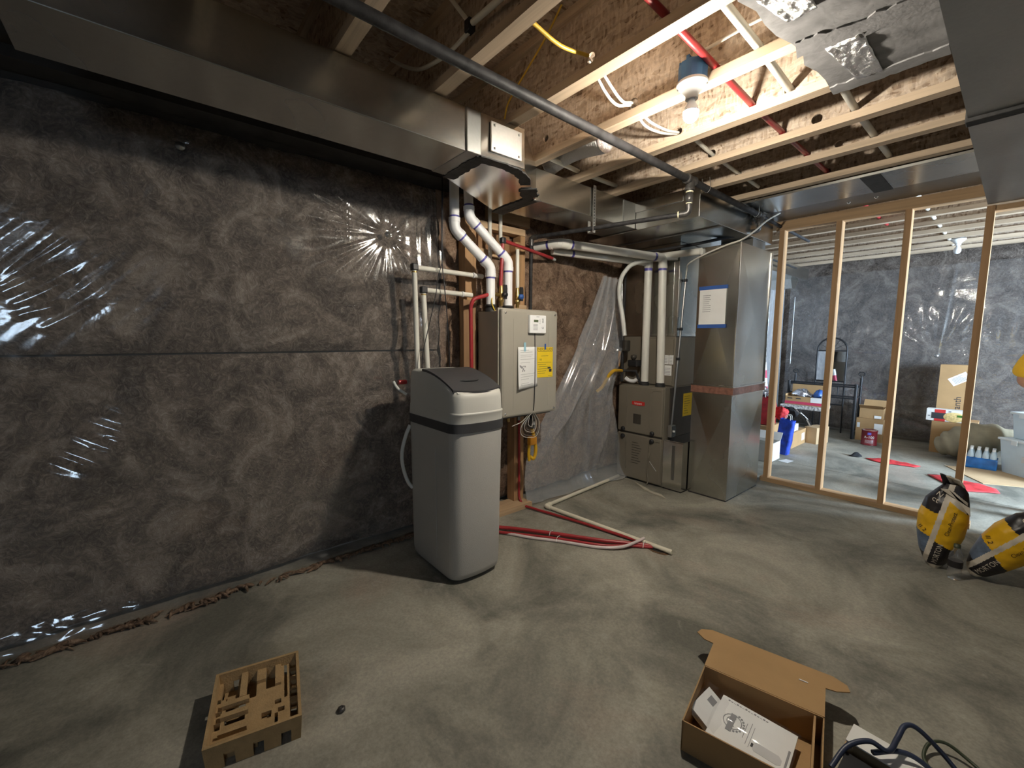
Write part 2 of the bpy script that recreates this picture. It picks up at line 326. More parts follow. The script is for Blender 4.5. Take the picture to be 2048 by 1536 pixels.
# ceiling: subfloor sheets on engineered I-joists
struct(box('shade_board', 'duct_shade', None, -.12, .135, -3.15, 4.2, 2.305, 2.348), 'added board along top of the left wall, near-black as shade behind the duct', 'added board')  # board added to keep the strip between duct and wall dark
ceil = struct(box('ceiling', 'osb', None, -.12, 5.5, -3.3, 7.8, 2.652, 2.675), 'strand board subfloor ceiling on open wooden joists', 'ceiling')
JZ = 2.35
def jy(k): return 1.005 + .4064 * (k - 1)
def web_mesh(holes):
    cu = bpy.data.curves.new('w', 'CURVE'); cu.dimensions = '2D'; cu.fill_mode = 'BOTH'; cu.extrude = .0055
    def spl(pts):
        s = cu.splines.new('POLY'); s.points.add(len(pts) - 1); s.use_cyclic_u = True
        for p, q in zip(s.points, pts): p.co = (q[0], q[1], 0, 1)
    spl([(-.12, 0), (5.5, 0), (5.5, .245), (-.12, .245)])
    for (x, z, r) in holes: spl([(x + r * math.cos(2 * PI * k / 16), z + r * math.sin(2 * PI * k / 16)) for k in range(16)])
    to = bpy.data.objects.new('w', cu); COL.objects.link(to); bpy.context.view_layer.update()
    me = bpy.data.meshes.new_from_object(to.evaluated_get(bpy.context.evaluated_depsgraph_get())); bpy.data.objects.remove(to)
    me.transform(Matrix.Rotation(PI / 2, 4, 'X')); me.materials.clear(); me.materials.append(MATS['osb']); me.name = 'joist'
    return me
z0 = JZ + .034
HOLES = {2: [(1.68, .02, .016), (1.835, .02, .018), (1.955, .022, .018), (1.35, .04, .02)], 3: [(1.662, .02, .016), (1.82, .02, .018), (1.955, .022, .018), (.68, .08, .02), (1.27, .035, .025)],
         4: [(1.644, .02, .017), (1.797, .022, .022), (1.957, .022, .018), (.568, .03, .018), (1.275, .03, .02)], 5: [(1.639, .021, .02), (1.791, .03, .024), (1.944, .022, .02), (.568, .028, .018), (1.262, .03, .024)],
         6: [(1.638, .021, .02), (1.79, .026, .02), (1.944, .022, .02), (1.25, .02, .02)], 7: [(1.945, .022, .018), (1.64, .02, .018)]}
plain_web = web_mesh([]); fl_mb = None
def flange(parent, za):
    global fl_mb
    if fl_mb is None:
        o = MB().box(-.12, 5.5, -.029, .029, 0, .036).build('bottom_flange', 'lumber_x'); fl_mb = o.data; bpy.data.objects.remove(o)
    o = bpy.data.objects.new('bottom_flange' if za < 2.5 else 'top_flange', fl_mb); COL.objects.link(o); o.parent = parent; o.location = (2.69, 0, za - z0)
for k in range(-8, 17):
    if jy(k) > 7.6: break
    me = web_mesh(HOLES[k]) if k in HOLES else plain_web
    j = bpy.data.objects.new('joist', me); COL.objects.link(j); j['wbase'] = [0, jy(k), z0]; link(j, (0, jy(k), z0), ceil)
    flange(j, JZ); flange(j, 2.616)

# stud partition to the next room
part = struct(box('wall_partition', 'lumber_plate', None, 1.07, 2.42, 4.277, 4.366, 0, .038), 'open stud partition of bare lumber to the next room', 'stud wall')
for i, x in enumerate((1.098, 1.506, 1.918, 2.323)):
    box('stud', 'lumber_z', part, x, x + .038, 4.277, 4.366, .038, 2.262 if i < 3 else 2.195)
box('top_plate', 'lumber_plate', part, 1.07, 2.33, 4.277, 4.366, 2.262, 2.30); box('top_plate', 'lumber_plate', part, 1.07, 2.33, 4.277, 4.366, 2.30, 2.338)
box('header_strip', 'lumber_plate', part, 2.33, 2.74, 4.29, 4.366, 2.16, 2.195)

struct(box('wall_inner', 'wall_concrete', None, 2.74, 5.5, 4.277, 4.366, 0, 2.345), 'plain wall right of the stud partition opening', 'wall')
# ------------------------------------------------------------------ insulation blankets and clear film on the left wall
def seg_d(y, z, a, b):
    p = Vector((y, z)); a = Vector(a); b = Vector(b); ab = b - a; t = max(0, min(1, (p - a).dot(ab) / ab.length_squared)); return (p - a - ab * t).length, t
PIN1 = (.146, 2.173); PIN2 = (1.129, 1.936)
def blanket(name, label, y0, y1, z0_, z1_, step, amp, off, mt, axis='x', grp='brown insulation blankets'):
    nu = int((y1 - y0) / step); nv = int((z1_ - z0_) / step)
    def fn(u, v):
        y = y0 + (y1 - y0) * u; z = z0_ + (z1_ - z0_) * v
        e = min(v, 1 - v) * (z1_ - z0_); edge = -.03 * math.exp(-e / .03)
        d = off + amp * (.6 * N(y * 3, z * 3, 1.3) + .4 * N(y * 9, z * 9, 4.1) + .25 * N(y * 24, z * 24, 7.7)) + edge
        return (d, y, z) if axis == 'x' else (y, 7.6 - d, z)
    mb = MB().grid(fn, nu, nv)
    back = -.115 if axis == 'x' else 7.655
    c = [(back, y0, z0_), (back, y1, z0_), (back, y1, z1_), (back, y0, z1_)] if axis == 'x' else [(y0, back, z0_), (y1, back, z0_), (y1, back, z1_), (y0, back, z1_)]
    mb.add(c, [(0, 1, 2, 3)])
    o = mb.build(name, mt, fix=False); return tag(o, label, 'insulation', grp)
blanket('insulation_blanket', 'upper brown insulation band behind clear film left of water softener', -3.1, 1.50, 1.235, 2.30, .03, .035, -.03, 'insulation_behind')
blanket('insulation_blanket', 'lower brown insulation band behind clear film left of water softener', -3.1, 1.50, .03, 1.225, .03, .035, -.03, 'insulation_behind')
blanket('insulation_blanket', 'uncovered tufted brown insulation behind the tankless heater', 1.50, 2.62, .03, 2.30, .016, .075, -.02, 'insulation')
blanket('insulation_blanket', 'uncovered brown insulation between heater and furnace', 2.62, 4.20, .03, 2.30, .02, .075, -.02, 'insulation')
blanket('insulation_blanket', 'brown insulation on left wall of the next room', 4.25, 7.55, .03, 2.33, .05, .03, .10, 'insulation_behind')
blanket('insulation_blanket', 'brown insulation across end wall of next room', .1, 5.4, .03, 2.42, .05, .035, 0.0, 'insulation_shaded', 'y')

RIDGES = [(PIN1, PIN2, .010, .012), (PIN2, (1.42, 2.25), .012, .012), (PIN2, (1.30, 1.75), .012, .012), ((1.30, 1.75), (1.40, 1.1), .014, .012), (PIN1, (-.054, 1.958), .007, .008), (PIN1, (-.03, 2.02), .006, .006), (PIN1, (.36, 2.13), .008, .010), ((.55, 1.50), (1.25, 1.485), .004, .004), ((.884, 2.09), (.885, 1.88), .010, .008)]
RIDGES += [((-0.434, 1.573), (-0.156, 1.881), 0.01, 0.012), ((-0.437, 1.543), (-0.137, 1.879), 0.008, 0.008), ((-0.439, 1.515), (-0.156, 1.785), 0.008, 0.009), ((-0.442, 1.475), (-0.203, 1.641), 0.012, 0.016), ((-0.411, 1.433), (-0.241, 1.548), 0.01, 0.014), ((-0.402, 1.389), (-0.284, 1.444), 0.01, 0.012), ((-0.339, 1.342), (-0.187, 1.449), 0.01, 0.014), ((-0.479, 1.009), (-0.232, 0.831), 0.01, 0.016), ((-0.232, 0.831), (-0.031, 0.73), 0.008, 0.009), ((-0.486, 0.927), (-0.274, 0.767), 0.012, 0.016), ((-0.274, 0.767), (-0.037, 0.638), 0.009, 0.01), ((-0.493, 0.843), (-0.2, 0.605), 0.012, 0.018), ((-0.364, 1.009), (-0.042, 0.835), 0.01, 0.012), ((-0.182, 0.866), (-0.084, 0.807), 0.009, 0.01), ((-0.463, 0.46), (0.049, 0.462), 0.004, 0.005), ((-0.54, 0.255), (0.837, 0.148), 0.004, 0.006), ((-0.419, 1.767), (-0.327, 1.765), 0.003, 0.004), ((-0.159, 1.782), (-0.033, 1.789), 0.003, 0.004), ((-0.228, 1.449), (0.03, 1.455), 0.003, 0.004)]
def film_x(y, z):
    d = .016 + .009 * (N(y * 2.1, z * 2.1, 9) + .4 * N(y * 5, z * 5, 3))
    for (p, n, A, rc, rw, a0, a1, ph) in ((PIN1, 24, .0030, .22, .14, 3.0, 6.4, .4), (PIN2, 34, .0045, .36, .19, 2.3, 5.5, 1.1)):
        dy = y - p[0]; dz = z - p[1]; r = math.hypot(dy, dz) + 1e-4; th = math.atan2(dz, dy) % (2 * PI)
        win = max(0, min(1, (th - a0) / .4)) * max(0, min(1, (a1 - th) / .4)); pl_ = .5 + .5 * math.sin(n * th + ph + 2.2 * N(math.cos(th) * 4, math.sin(th) * 4, n))
        d += A * win * pl_ ** 1.6 * math.exp(-((r - rc) / rw) ** 2) * (.7 + .6 * N(th * 5, 3, n)) + .0035 * (.5 + .5 * math.sin(9 * th + ph)) * math.exp(-r / .2) * min(1, r / .04) - .016 * math.exp(-(r / .045) ** 2)
    for (cy, cz, rad, ang, ph) in ((-.27, 1.60, .24, .80, 0.), (-.20, .80, .27, -.55, 2.)):          # bunches of parallel drag wrinkles at the left
        q = ((y - cy) / (rad * 1.35)) ** 2 + ((z - cz) / rad) ** 2
        if q < 6:
            a = -(y - cy) * math.sin(ang) + (z - cz) * math.cos(ang); al = (y - cy) * math.cos(ang) + (z - cz) * math.sin(ang)
            if cz < 1: d += .010 * math.exp(-q) * math.sin(al * 15 + 1.0)
            d += (.0020 if cz > 1 else .0036) * math.exp(-q) * math.sin(a * 105 + ph + 1.6 * N(a * 9, al * 1.4, 7)) * (.6 + .8 * N(a * 7, al * 2.0, 12))
    for (a, b, A, wd) in RIDGES:
        s_, t = seg_d(y, z, a, b); d += .45 * A * math.exp(-(s_ / wd) ** 2) * (math.sin(PI * min(1, max(0, .1 + .8 * t))) ** .5)
    if z < .16: d += .05 * ((.16 - z) / .13) ** 1.5 + .006 * N(y * 7, z * 25, 3) + .003 * N(y * 18, z * 50, 3)
    if y > 1.2:                                            # loose vertical gathers by the opening
        k = min(1, (y - 1.2) / .15); d += k * .006 * (1 + math.sin(y * 80 + 2.5 * N(y * 4, z * 1.3, 5))) * (.6 + .4 * N(z * 2, y, 2))
    return max(d, .006)
Y0, Y1, Z0, Z1 = -1.0, 1.535, .035, 2.30
fm = MB().grid(lambda u, v: (film_x(Y0 + (Y1 - Y0) * u, Z0 + (Z1 - Z0) * v), Y0 + (Y1 - Y0) * u - (.03 * N(v * 9, 3) if u > .995 else 0), Z0 + (Z1 - Z0) * v), 330, 300).build('vapor_barrier_film', 'film', fix=False)
tag(fm, 'clear plastic film stretched over left wall, wrinkled round two fastening pins', 'plastic sheet')
for p in (PIN1, PIN2):
    MB().lathe([(.0, .004), (.007, .004), (.008, .001), (.018, .001), (.019, -.002), (.0, -.004)], 14, (.022, p[0], p[1]), Matrix.Rotation(PI / 2, 4, 'Y')).build('fastening_washer', 'steel_grey', fm, label='round metal washer pinning the film')
def film_next_x(y, z): return .152 + .02 * N(y * 2, z * 1.2, 2) + .010 * math.sin(y * 14 + 3 * N(y, z, 1))
tag(MB().grid(lambda u, v: (film_next_x(4.4 + 3.08 * u, .05 + 2.2 * v), 4.4 + 3.08 * u, .05 + 2.2 * v), 70, 50).build('vapor_barrier_film', 'film_drape', fix=False), 'pale bluish plastic film on left wall of the next room', 'plastic sheet')
PIN3 = (1.87, 1.12)
def film_far(x, z):
    d = .03 + .010 * (N(x * 1.8, z * 1.8, 11) + .4 * N(x * 5, z * 5, 13)); r = math.hypot(x - PIN3[0], z - PIN3[1]) + 1e-4; th = math.atan2(z - PIN3[1], x - PIN3[0])
    d += .0075 * math.exp(-((r - .36) / .2) ** 2) * (.5 + .5 * math.sin(26 * th + 2 * N(math.cos(th) * 3, math.sin(th) * 3, 4))) ** 1.6
    d += .004 * math.sin(x * 62 + 2.5 * N(x * 4, z * 2, 3)) * math.exp(-((z - 1.45 - .1 * math.sin(x * 5)) / .15) ** 2) * (.7 + .6 * N(x * 6, 2))
    for (a, b, A, wd) in (((1.0, 1.18), PIN3, .010, .02), (PIN3, (1.95, 2.2), .010, .02), ((1.7, 1.95), (2.6, 2.0), .006, .02), ((1.4, .4), (1.9, .25), .012, .02)):
        s_, t = seg_d(x, z, a, b); d += A * math.exp(-(s_ / wd) ** 2)
    return 7.56 - d
ff = tag(MB().grid(lambda u, v: (.2 + 3.2 * u, film_far(.2 + 3.2 * u, .04 + 2.2 * v), .04 + 2.2 * v), 220, 150).build('vapor_barrier_film', 'film', fix=False), 'clear wrinkled plastic film over end wall of the next room', 'plastic sheet')
MB().lathe([(.0, .004), (.02, .002), (.021, -.002), (.0, -.004)], 14, (PIN3[0], 7.515, PIN3[1]), Matrix.Rotation(PI / 2, 4, 'X')).build('fastening_washer', 'steel_grey', ff)
# dark sill strip and scraps of fibre along the wall foot
sl = MB()
for i in range(230):
    y = -1.0 + 2.45 * random.random(); a = random.random() * 6.28; l = .012 + .03 * random.random() ** 2; x = .045 + .03 * random.random() + .02 * N(y * 6, 1); h = .004 + .012 * random.random(); r = .003 + .007 * random.random()
    sl.tube(curve([(x - l * math.cos(a), y - l * math.sin(a) * 1.6, r), (x + .006 * random.random(), y, h + r), (x + l * math.cos(a), y + l * math.sin(a) * 1.6, r)], 2), [r * .3, r, r, r, r * .3], 5)
tag(sl.build('insulation_scraps', 'insulation'), 'strip of dark brown fibre scraps along foot of the film wall', 'insulation scraps', kind='stuff')

# ================================================================== DUCTWORK
ZB, ZT = 2.155, 2.345
du = thing('supply_trunk_duct', 'long galvanized supply duct hung under joists along film wall', 'duct', (.7, 1.2, ZB))
box('duct_section', 'galv', du, .557, .86, -.262, 1.16, ZB, ZT, .003)
MB().prism([(.557, 1.163), (.86, 1.163), (.872, 1.48), (.575, 1.835), (.19, 1.835)], ZB, ZT).build('offset_transition', 'galv_bright', du, .003)
box('duct_section', 'galv', du, .25, .56, 1.838, 2.74, ZB, ZT, .003)
box('drive_cleat', 'galv_dull', du, .548, .869, 1.135, 1.215, ZB - .002, ZT - .004, .004)
box('drive_cleat', 'galv_dull', du, .244, .567, 2.735, 2.885, ZB - .003, ZT - .004, .004, label='dark collar joining duct to plenum')
pp = box('access_panel', 'galv_matte', du, .868, .879, 1.265, 1.455, 2.185, 2.318, .002, label='bright patch plate screwed on duct side')
for (a, b) in ((1.285, 2.20), (1.435, 2.20), (1.285, 2.302), (1.435, 2.302)): MB().lathe([(0, .004), (.005, .003), (.006, 0)], 8, (.879, a, b), Matrix.Rotation(PI / 2, 4, 'Y')).build('screw', 'steel_grey', pp)
def faceted(name, mt, par, x0, x1, y0, y1, z0_, z1_, h=.007):        # sheet panels cross-broken into shallow pyramids
    mb = MB(); v = [(x, y, z) for z in (z0_, z1_) for (x, y) in ((x0, y0), (x1, y0), (x1, y1), (x0, y1))]
    fc_ = [(0, 1, 5, 4, (0, -1, 0)), (1, 2, 6, 5, (1, 0, 0)), (2, 3, 7, 6, (0, 1, 0)), (3, 0, 4, 7, (-1, 0, 0)), (0, 3, 2, 1, (0, 0, -1)), (4, 5, 6, 7, (0, 0, 1))]
    for (a, b, c, d, n) in fc_:
        q = [Vector(v[k]) for k in (a, b, c, d)]; m_ = (q[0] + q[1] + q[2] + q[3]) / 4 + Vector(n) * h; mb.add(q + [m_], [(0, 1, 4), (1, 2, 4), (2, 3, 4), (3, 0, 4)])
    return mb.build(name, mt, par)
def smear(pts, wd, z, name='mastic_seal', par=du, mt='mastic'):
    L = []; Rr = []
    P = curve([(x, y, 0) for x, y in pts], 10)
    for i, p in enumerate(P):
        t = (P[min(i + 1, len(P) - 1)] - P[max(i - 1, 0)]).normalized(); n = Vector((-t.y, t.x, 0)); a = wd * (1 + .35 * N(p.x * 40, p.y * 40, 1)); b = wd * (1 + .35 * N(p.x * 40, p.y * 40, 8))
        L.append((p.x + n.x * a, p.y + n.y * a)); Rr.append((p.x - n.x * b, p.y - n.y * b))
    mb = MB(); n = len(L)
    vs = [(x, y, z) for x, y in L] + [(x, y, z) for x, y in Rr] + [(x, y, z + .006) for x, y in L] + [(x, y, z + .006) for x, y in Rr]
    fs = [(i, i + 1, n + i + 1, n + i) for i in range(n - 1)] + [(2 * n + i, 3 * n + i, 3 * n + i + 1, 2 * n + i + 1) for i in range(n - 1)] + [(i, 2 * n + i, 2 * n + i + 1, i + 1) for i in range(n - 1)] + [(n + i, n + i + 1, 3 * n + i + 1, 3 * n + i) for i in range(n - 1)]
    fs += [(0, n, 3 * n, 2 * n), (n - 1, 3 * n - 1, 4 * n - 1, 2 * n - 1)]
    return mb.add(vs, fs).build(name, mt, par)
smear([(.53, 1.245), (.70, 1.235), (.85, 1.235)], .034, ZB - .005); smear([(.835, 1.22), (.835, 1.42), (.79, 1.545), (.72, 1.62)], .03, ZB - .0055)
smear([(.20, 1.81), (.36, 1.80), (.52, 1.80), (.60, 1.755)], .030, ZB - .006); smear([(.585, 1.775), (.645, 1.715), (.685, 1.675)], .048, ZB - .0065)
smear([(.20, 1.86), (.38, 1.85), (.56, 1.85)], .02, ZB - .006)
# perforated hanger strap that carries the gas branch
hs = thing('hanger_strap', 'perforated galvanized strap hanging beside duct round black branch pipe', 'strap', (.572, 2.39, 2.05))
st = MB(); st.box(.570, .573, 2.376, 2.404, 2.05, 2.36).box(.527, .530, 2.376, 2.404, 2.05, 2.13).box(.527, .573, 2.376, 2.404, 2.046, 2.05)
so = st.build('strap', 'steel_grey', hs)
for i in range(15): MB().lathe([(0, 0), (.005, 0), (.005, .0012), (0, .0012)], 8, (.573, 2.39, 2.062 + i * .02), Matrix.Rotation(PI / 2, 4, 'Y')).build('strap_hole', 'ink', so)
# plenum box over furnace and return
pl = thing('plenum_box', 'wide galvanized plenum box under joists above the furnace', 'duct', (.6, 3.5, 2.14))
box('plenum_body', 'galv', pl, .10, 1.07, 2.888, 4.20, 2.14, ZT, .003)
box('plenum_lip', 'galv_bright', pl, .50, .95, 2.878, 2.889, 2.27, 2.335, .002); box('seam_strip', 'galv_dull', pl, .10, 1.072, 3.22, 3.25, 2.133, 2.14)
pa = thing('joist_bay_panning', 'flat galvanized sheet panning joist bay in front of the stud wall', 'duct', (1.75, 3.9, 2.33))
box('sheet', 'galv', pa, 1.075, 2.34, 3.48, 3.89, 2.330, 2.345); box('sheet', 'galv_dull', pa, 1.075, 2.34, 3.892, 4.272, 2.343, 2.349)
box('seam_strip', 'mastic', pa, 1.80, 1.90, 3.49, 3.90, 2.327, 2.331)
for x in (1.62, 1.78): MB().lathe([(0, -.012), (.006, -.01), (.014, 0)], 10, (x, 4.08, 2.343)).build('screw', 'chrome', pa)
# return drop
rd = thing('return_drop_duct', 'tall galvanized return air drop standing on floor right of furnace', 'duct', (.955, 3.77, 0))
faceted('lower_section', 'galv', rd, .792, 1.116, 3.460, 4.086, .012, .872, .010); faceted('upper_section', 'galv', rd, .794, 1.114, 3.462, 4.084, .935, 2.05, .011); box('neck', 'galv_dull', rd, .80, 1.06, 3.82, 4.08, 2.05, 2.139)
box('joint_band', 'duct_tape_brown', rd, .782, 1.126, 3.449, 4.096, .873, .934, .003, label='brown taped joint band round the duct')
box('band_edge', 'galv_bright', rd, .780, 1.128, 3.447, 4.098, .930, .941, .002); box('band_edge', 'galv_bright', rd, .780, 1.128, 3.447, 4.098, .866, .875, .002)
box('base_gasket', 'mastic', rd, .795, 1.113, 3.462, 4.083, 0, .012); box('corner_seam', 'galv_bright', rd, 1.113, 1.1235, 3.4505, 3.461, .945, 2.048, .001)
box('corner_seam', 'galv_bright', rd, 1.113, 1.1235, 4.082, 4.0925, .945, 2.048, .001)
# notice taped on return drop
nt_ = thing('paper_notice', 'white paper notice held by blue tape on the return duct', 'paper', (.93, 3.45, 1.41))
box('sheet', 'paper', nt_, .822, 1.035, 3.446, 3.448, 1.415, 1.725)
box('tape', 'blue_tape', nt_, .815, 1.043, 3.4445, 3.4465, 1.708, 1.737); box('tape', 'blue_tape', nt_, .815, 1.043, 3.4445, 3.4465, 1.403, 1.432)
pr = MB()
for i in range(9): pr.box(.85, .85 + .05 + .02 * random.random(), 3.4452, 3.4462, 1.66 - i * .016, 1.664 - i * .016)
pr.build('printing', 'ink_grey', nt_)
# right-hand big trunk
bd = thing('return_trunk_duct', 'big dull galvanized trunk duct overhead at right edge', 'duct', (2.7, 1.5, 2.2))
faceted('duct_section', 'galv_dull', bd, 2.33, 3.05, 1.0, 2.585, 2.205, ZT - .008); box('duct_section', 'galv_dull', bd, 2.33, 3.05, -1.6, .995, 2.205, ZT, .004); faceted('duct_section', 'galv_dull', bd, 2.325, 3.05, 2.645, 4.27, 2.203, ZT - .008)
box('drive_cleat', 'mastic', bd, 2.322, 3.056, 2.583, 2.648, 2.19, ZT - .003, .004)
# taped branch pan at top right
bp = thing('branch_takeoff_pan', 'grey mastic-coated branch pan under joists beside overhead trunk duct', 'duct', (2.15, 1.7, 2.33))
def pan_edge(v): return 1.93 + .05 * N(v * 7, 2) + (.03 if v > .7 else 0)
poly = [(pan_edge(i / 14), 1.0 + 1.17 * i / 14) for i in range(15)] + [(2.33, 2.20), (2.33, 1.0)]
MB().prism(poly, 2.326, 2.349).build('pan_sheet', 'mastic_grey', bp)
def crinkle(x0, x1, y0, y1, z, nu=14, nv=14): return MB().grid(lambda u, v: (x0 + (x1 - x0) * u + .03 * v * (1 - u), y0 + (y1 - y0) * v, z - .006 * (1 + N(u * 6, v * 6, 4))), nu, nv)
crinkle(2.02, 2.125, 1.86, 2.165, 2.326).build('foil_patch', 'foil', bp, solid=.002, label='crinkled foil tape patch')
crinkle(1.95, 2.06, 1.45, 1.62, 2.326).build('foil_patch', 'foil', bp, solid=.002)
smear([(1.95, 1.80), (2.08, 1.83), (2.31, 1.85)], .05, 2.321, 'mastic_smear', bp, 'mastic_grey'); smear([(1.96, 2.19), (2.1, 2.195), (2.3, 2.195)], .035, 2.3205, 'mastic_smear', bp, 'mastic_grey')
# silver flex duct up in a joist bay
fx = MB(); L = []; Rr = []
for i in range(61):
    t = i / 60; L.append((.50 + .47 * t, 2.02 - .03 * t, 2.425 + .02 * math.sin(t * 4))); Rr.append(.062 + .006 * math.cos(i * PI))
fx.tube(L, Rr, 18); tag(fx.build('flexible_duct', 'foil'), 'crumpled silver flexible duct between joists above the duct', 'duct')

# ================================================================== PIPES UNDER THE JOISTS
gp = thing('gas_pipe', 'long black iron gas pipe with tees hung below the joists', 'pipe', (1.13, 2.6, 2.05))
tube('main_pipe', 'black_iron', gp, [(1.215, -1.2, 2.30), (1.173, .5, 2.30), (1.131, 2.60, 2.30)], .0215, 16); tube('main_pipe', 'black_iron', gp, [(1.130, 2.66, 2.30), (1.113, 3.75, 2.30)], .0205, 16)
tube('end_pipe', 'black_iron', gp, [(1.112, 3.82, 2.30), (1.088, 5.10, 2.295)], .013, 12)
def tee(x, y, z, r):
    t = MB().tube([(x, y - .05, z), (x, y - .046, z), (x, y - .036, z), (x, y - .030, z), (x, y + .030, z), (x, y + .036, z), (x, y + .046, z), (x, y + .05, z)], [r * 1.2, r * 1.42, r * 1.42, r * 1.22, r * 1.22, r * 1.42, r * 1.42, r * 1.2], 16)
    t.tube([(x, y, z), (x, y, z - .045), (x, y, z - .05), (x, y, z - .062)], [r * 1.2, r * 1.2, r * 1.4, r * 1.4], 16)
    o = t.build('tee_fitting', 'iron_fitting', gp); MB().tube([(x, y + .051, z), (x, y + .06, z)], r * 1.05, 12).build('pipe_dope', 'pipe_dope', o); return o
tee(1.131, 2.63, 2.30, .0215); tee(1.113, 3.785, 2.30, .0205)
MB().tube([(1.131, 2.63, 2.238), (1.131, 2.63, 2.215), (1.131, 2.63, 2.213), (1.131, 2.63, 2.165), (1.131, 2.63, 2.163), (1.131, 2.63, 2.15)], [.019, .019, .024, .022, .015, .015], 14).build('reducer', 'iron_fitting', gp)
MB().tube([(1.131, 2.63, 2.232), (1.131, 2.63, 2.224)], .0225, 12).build('pipe_dope', 'pipe_dope', gp); MB().tube([(1.131, 2.63, 2.163), (1.131, 2.63, 2.157)], .019, 12).build('pipe_dope', 'pipe_dope', gp)
A_ = Vector((1.131, 2.63, 2.10)); B_ = Vector((.12, 2.215, 2.062)); dr = (B_ - A_).normalized()
MB().tube(bend([A_ + Vector((0, 0, .055)), A_, A_ + dr * .06], .035), .0195, 14).build('elbow', 'iron_fitting', gp)
MB().tube([A_ + dr * .056, A_ + dr * .064], .0205, 12).build('pipe_dope', 'pipe_dope', gp)
tube('branch_pipe', 'black_iron', gp, [A_ + dr * .055, B_ - dr * .02], .0145, 14)
MB().tube(bend([B_ - dr * .05, B_, B_ - Vector((0, 0, .06))], .03), .019, 14).build('elbow', 'iron_fitting', gp)
tube('drop_pipe', 'black_iron', gp, [B_ - Vector((0, 0, .05)), (.12, 2.212, 1.52)], .014, 12)
C_ = Vector((1.113, 3.785, 2.185)); D_ = Vector((.736, 3.49, 2.095)); E_ = Vector((.20, 3.30, 2.06)); d2 = (D_ - C_).normalized()
MB().tube(bend([C_ + Vector((0, 0, .06)), C_, C_ + d2 * .07], .035), .0185, 14).build('elbow', 'iron_fitting', gp)
MB().tube([C_ + d2 * .07, C_ + d2 * .078], .0195, 12).build('pipe_dope', 'pipe_dope', gp)
tube('branch_pipe', 'black_iron', gp, bend([C_ + d2 * .06, D_, E_, (.19, 3.30, 1.36)], .05), .0125, 12)
for (y, x) in ((2.86, 1.127), (3.70, 1.114)): MB().tube(curve([(x - .02, y - .03, 2.36), (x - .023, y, 2.30), (x, y + .002, 2.275), (x + .023, y, 2.30), (x + .03, y - .03, 2.36)], 5), .002, 6).build('wire_hanger', 'steel_grey', gp)
def run(name, label, cat, mt, pts, r, seg=10, grp=None): return tag(MB().tube(pts, r, seg).build(name, mt), label, cat, grp)
run('water_pipe', 'red plastic water pipe running through joist holes beside the bulb', 'pipe', 'pex_red', [(1.705, .9, 2.40), (1.68, jy(2), 2.40), (1.662, jy(3), 2.402), (1.644, jy(4), 2.402), (1.639, jy(5), 2.403), (1.637, 3.05, 2.403), (1.63, 5.4, 2.403)], .0135)
run('water_pipe', 'white water pipe through joists just right of the bulb', 'pipe', 'pex_white', [(1.85, .9, 2.40), (1.82, jy(3), 2.402), (1.797, jy(4) + .02, 2.405)], .0155)
run('water_pipe', 'white water pipe through many joists beside the foil patch', 'pipe', 'pex_white', [(1.955, .9, 2.405), (1.955, jy(4), 2.405), (1.944, jy(5), 2.405), (1.945, 4.0, 2.405), (1.945, 7.4, 2.405)], .0155)
run('water_pipe', 'short white pipe through joist near the silver flexible duct', 'pipe', 'pex_white', [(.66, jy(3) + .05, 2.375), (.568, jy(4), 2.412), (.568, jy(5) + .04, 2.412)], .0145)
run('water_pipe', 'white pipe through joists above the black pipe tee', 'pipe', 'pex_white', [(1.315, jy(4) + .03, 2.40), (1.262, jy(5), 2.412), (1.25, jy(6), 2.402), (1.24, jy(7) - .05, 2.40)], .011)
run('electric_cable', 'thin white cable along joist right of the bulb', 'cable', 'cable_white', [(1.63, 1.775, 2.47), (1.80, 1.772, 2.475), (2.0, 1.77, 2.47)], .0065)
run('electric_cable', 'yellow cable in joist bay above black gas pipe', 'cable', 'cable_yellow', curve([(1.40, jy(1) + .03, 2.37), (1.38, 1.2, 2.37), (1.355, jy(2) - .03, 2.42)], 5), .007)
run('electric_cable', 'white cable sagging in joist bay left of bulb, upper of the pair', 'cable', 'cable_white', curve([(1.36, jy(2), 2.42), (1.335, jy(2) + .15, 2.375), (1.30, jy(2) + .28, 2.375), (1.27, jy(3), 2.419), (1.275, jy(3) + .12, 2.38), (1.275, jy(3) + .28, 2.385), (1.272, jy(4), 2.412)], 6), .0065)
run('electric_cable', 'white cable sagging in joist bay left of bulb, lower of the pair', 'cable', 'cable_white', curve([(1.335, jy(2), 2.425), (1.305, jy(2) + .14, 2.37), (1.275, jy(2) + .27, 2.368), (1.262, jy(3), 2.412), (1.25, jy(3) + .12, 2.37), (1.255, jy(3) + .27, 2.375), (1.262, jy(4), 2.408)], 6), .0065)
run('electric_cable', 'thin yellow cable drooping across dark joist face at top', 'cable', 'cable_yellow', curve([(1.245, 1.35, 2.66), (1.147, 1.35, 2.575), (.971, 1.35, 2.464), (.896, 1.35, 2.41), (.86, 1.36, 2.36)], 6), .004)
pxa = thing('water_pipe', 'white bent pipe with black elbow in dark bay at top', 'pipe', (1.15, .95, 2.4))
tube('pipe_run', 'pex_white', pxa, [(1.00, .96, 2.64), (1.158, .955, 2.452)], .008); tube('pipe_run', 'pex_white', pxa, curve([(1.152, .955, 2.425), (1.03, .955, 2.42), (.92, .95, 2.428), (.80, .94, 2.45), (.686, .93, 2.509), (.55, .93, 2.60)], 6), .008); tube('pipe_run', 'pex_white', pxa, [(1.165, .955, 2.445), (1.315, .955, 2.435), (1.8, .955, 2.43)], .011)
box('elbow', 'black_plastic', pxa, 1.142, 1.176, .94, .97, 2.42, 2.462, .004)

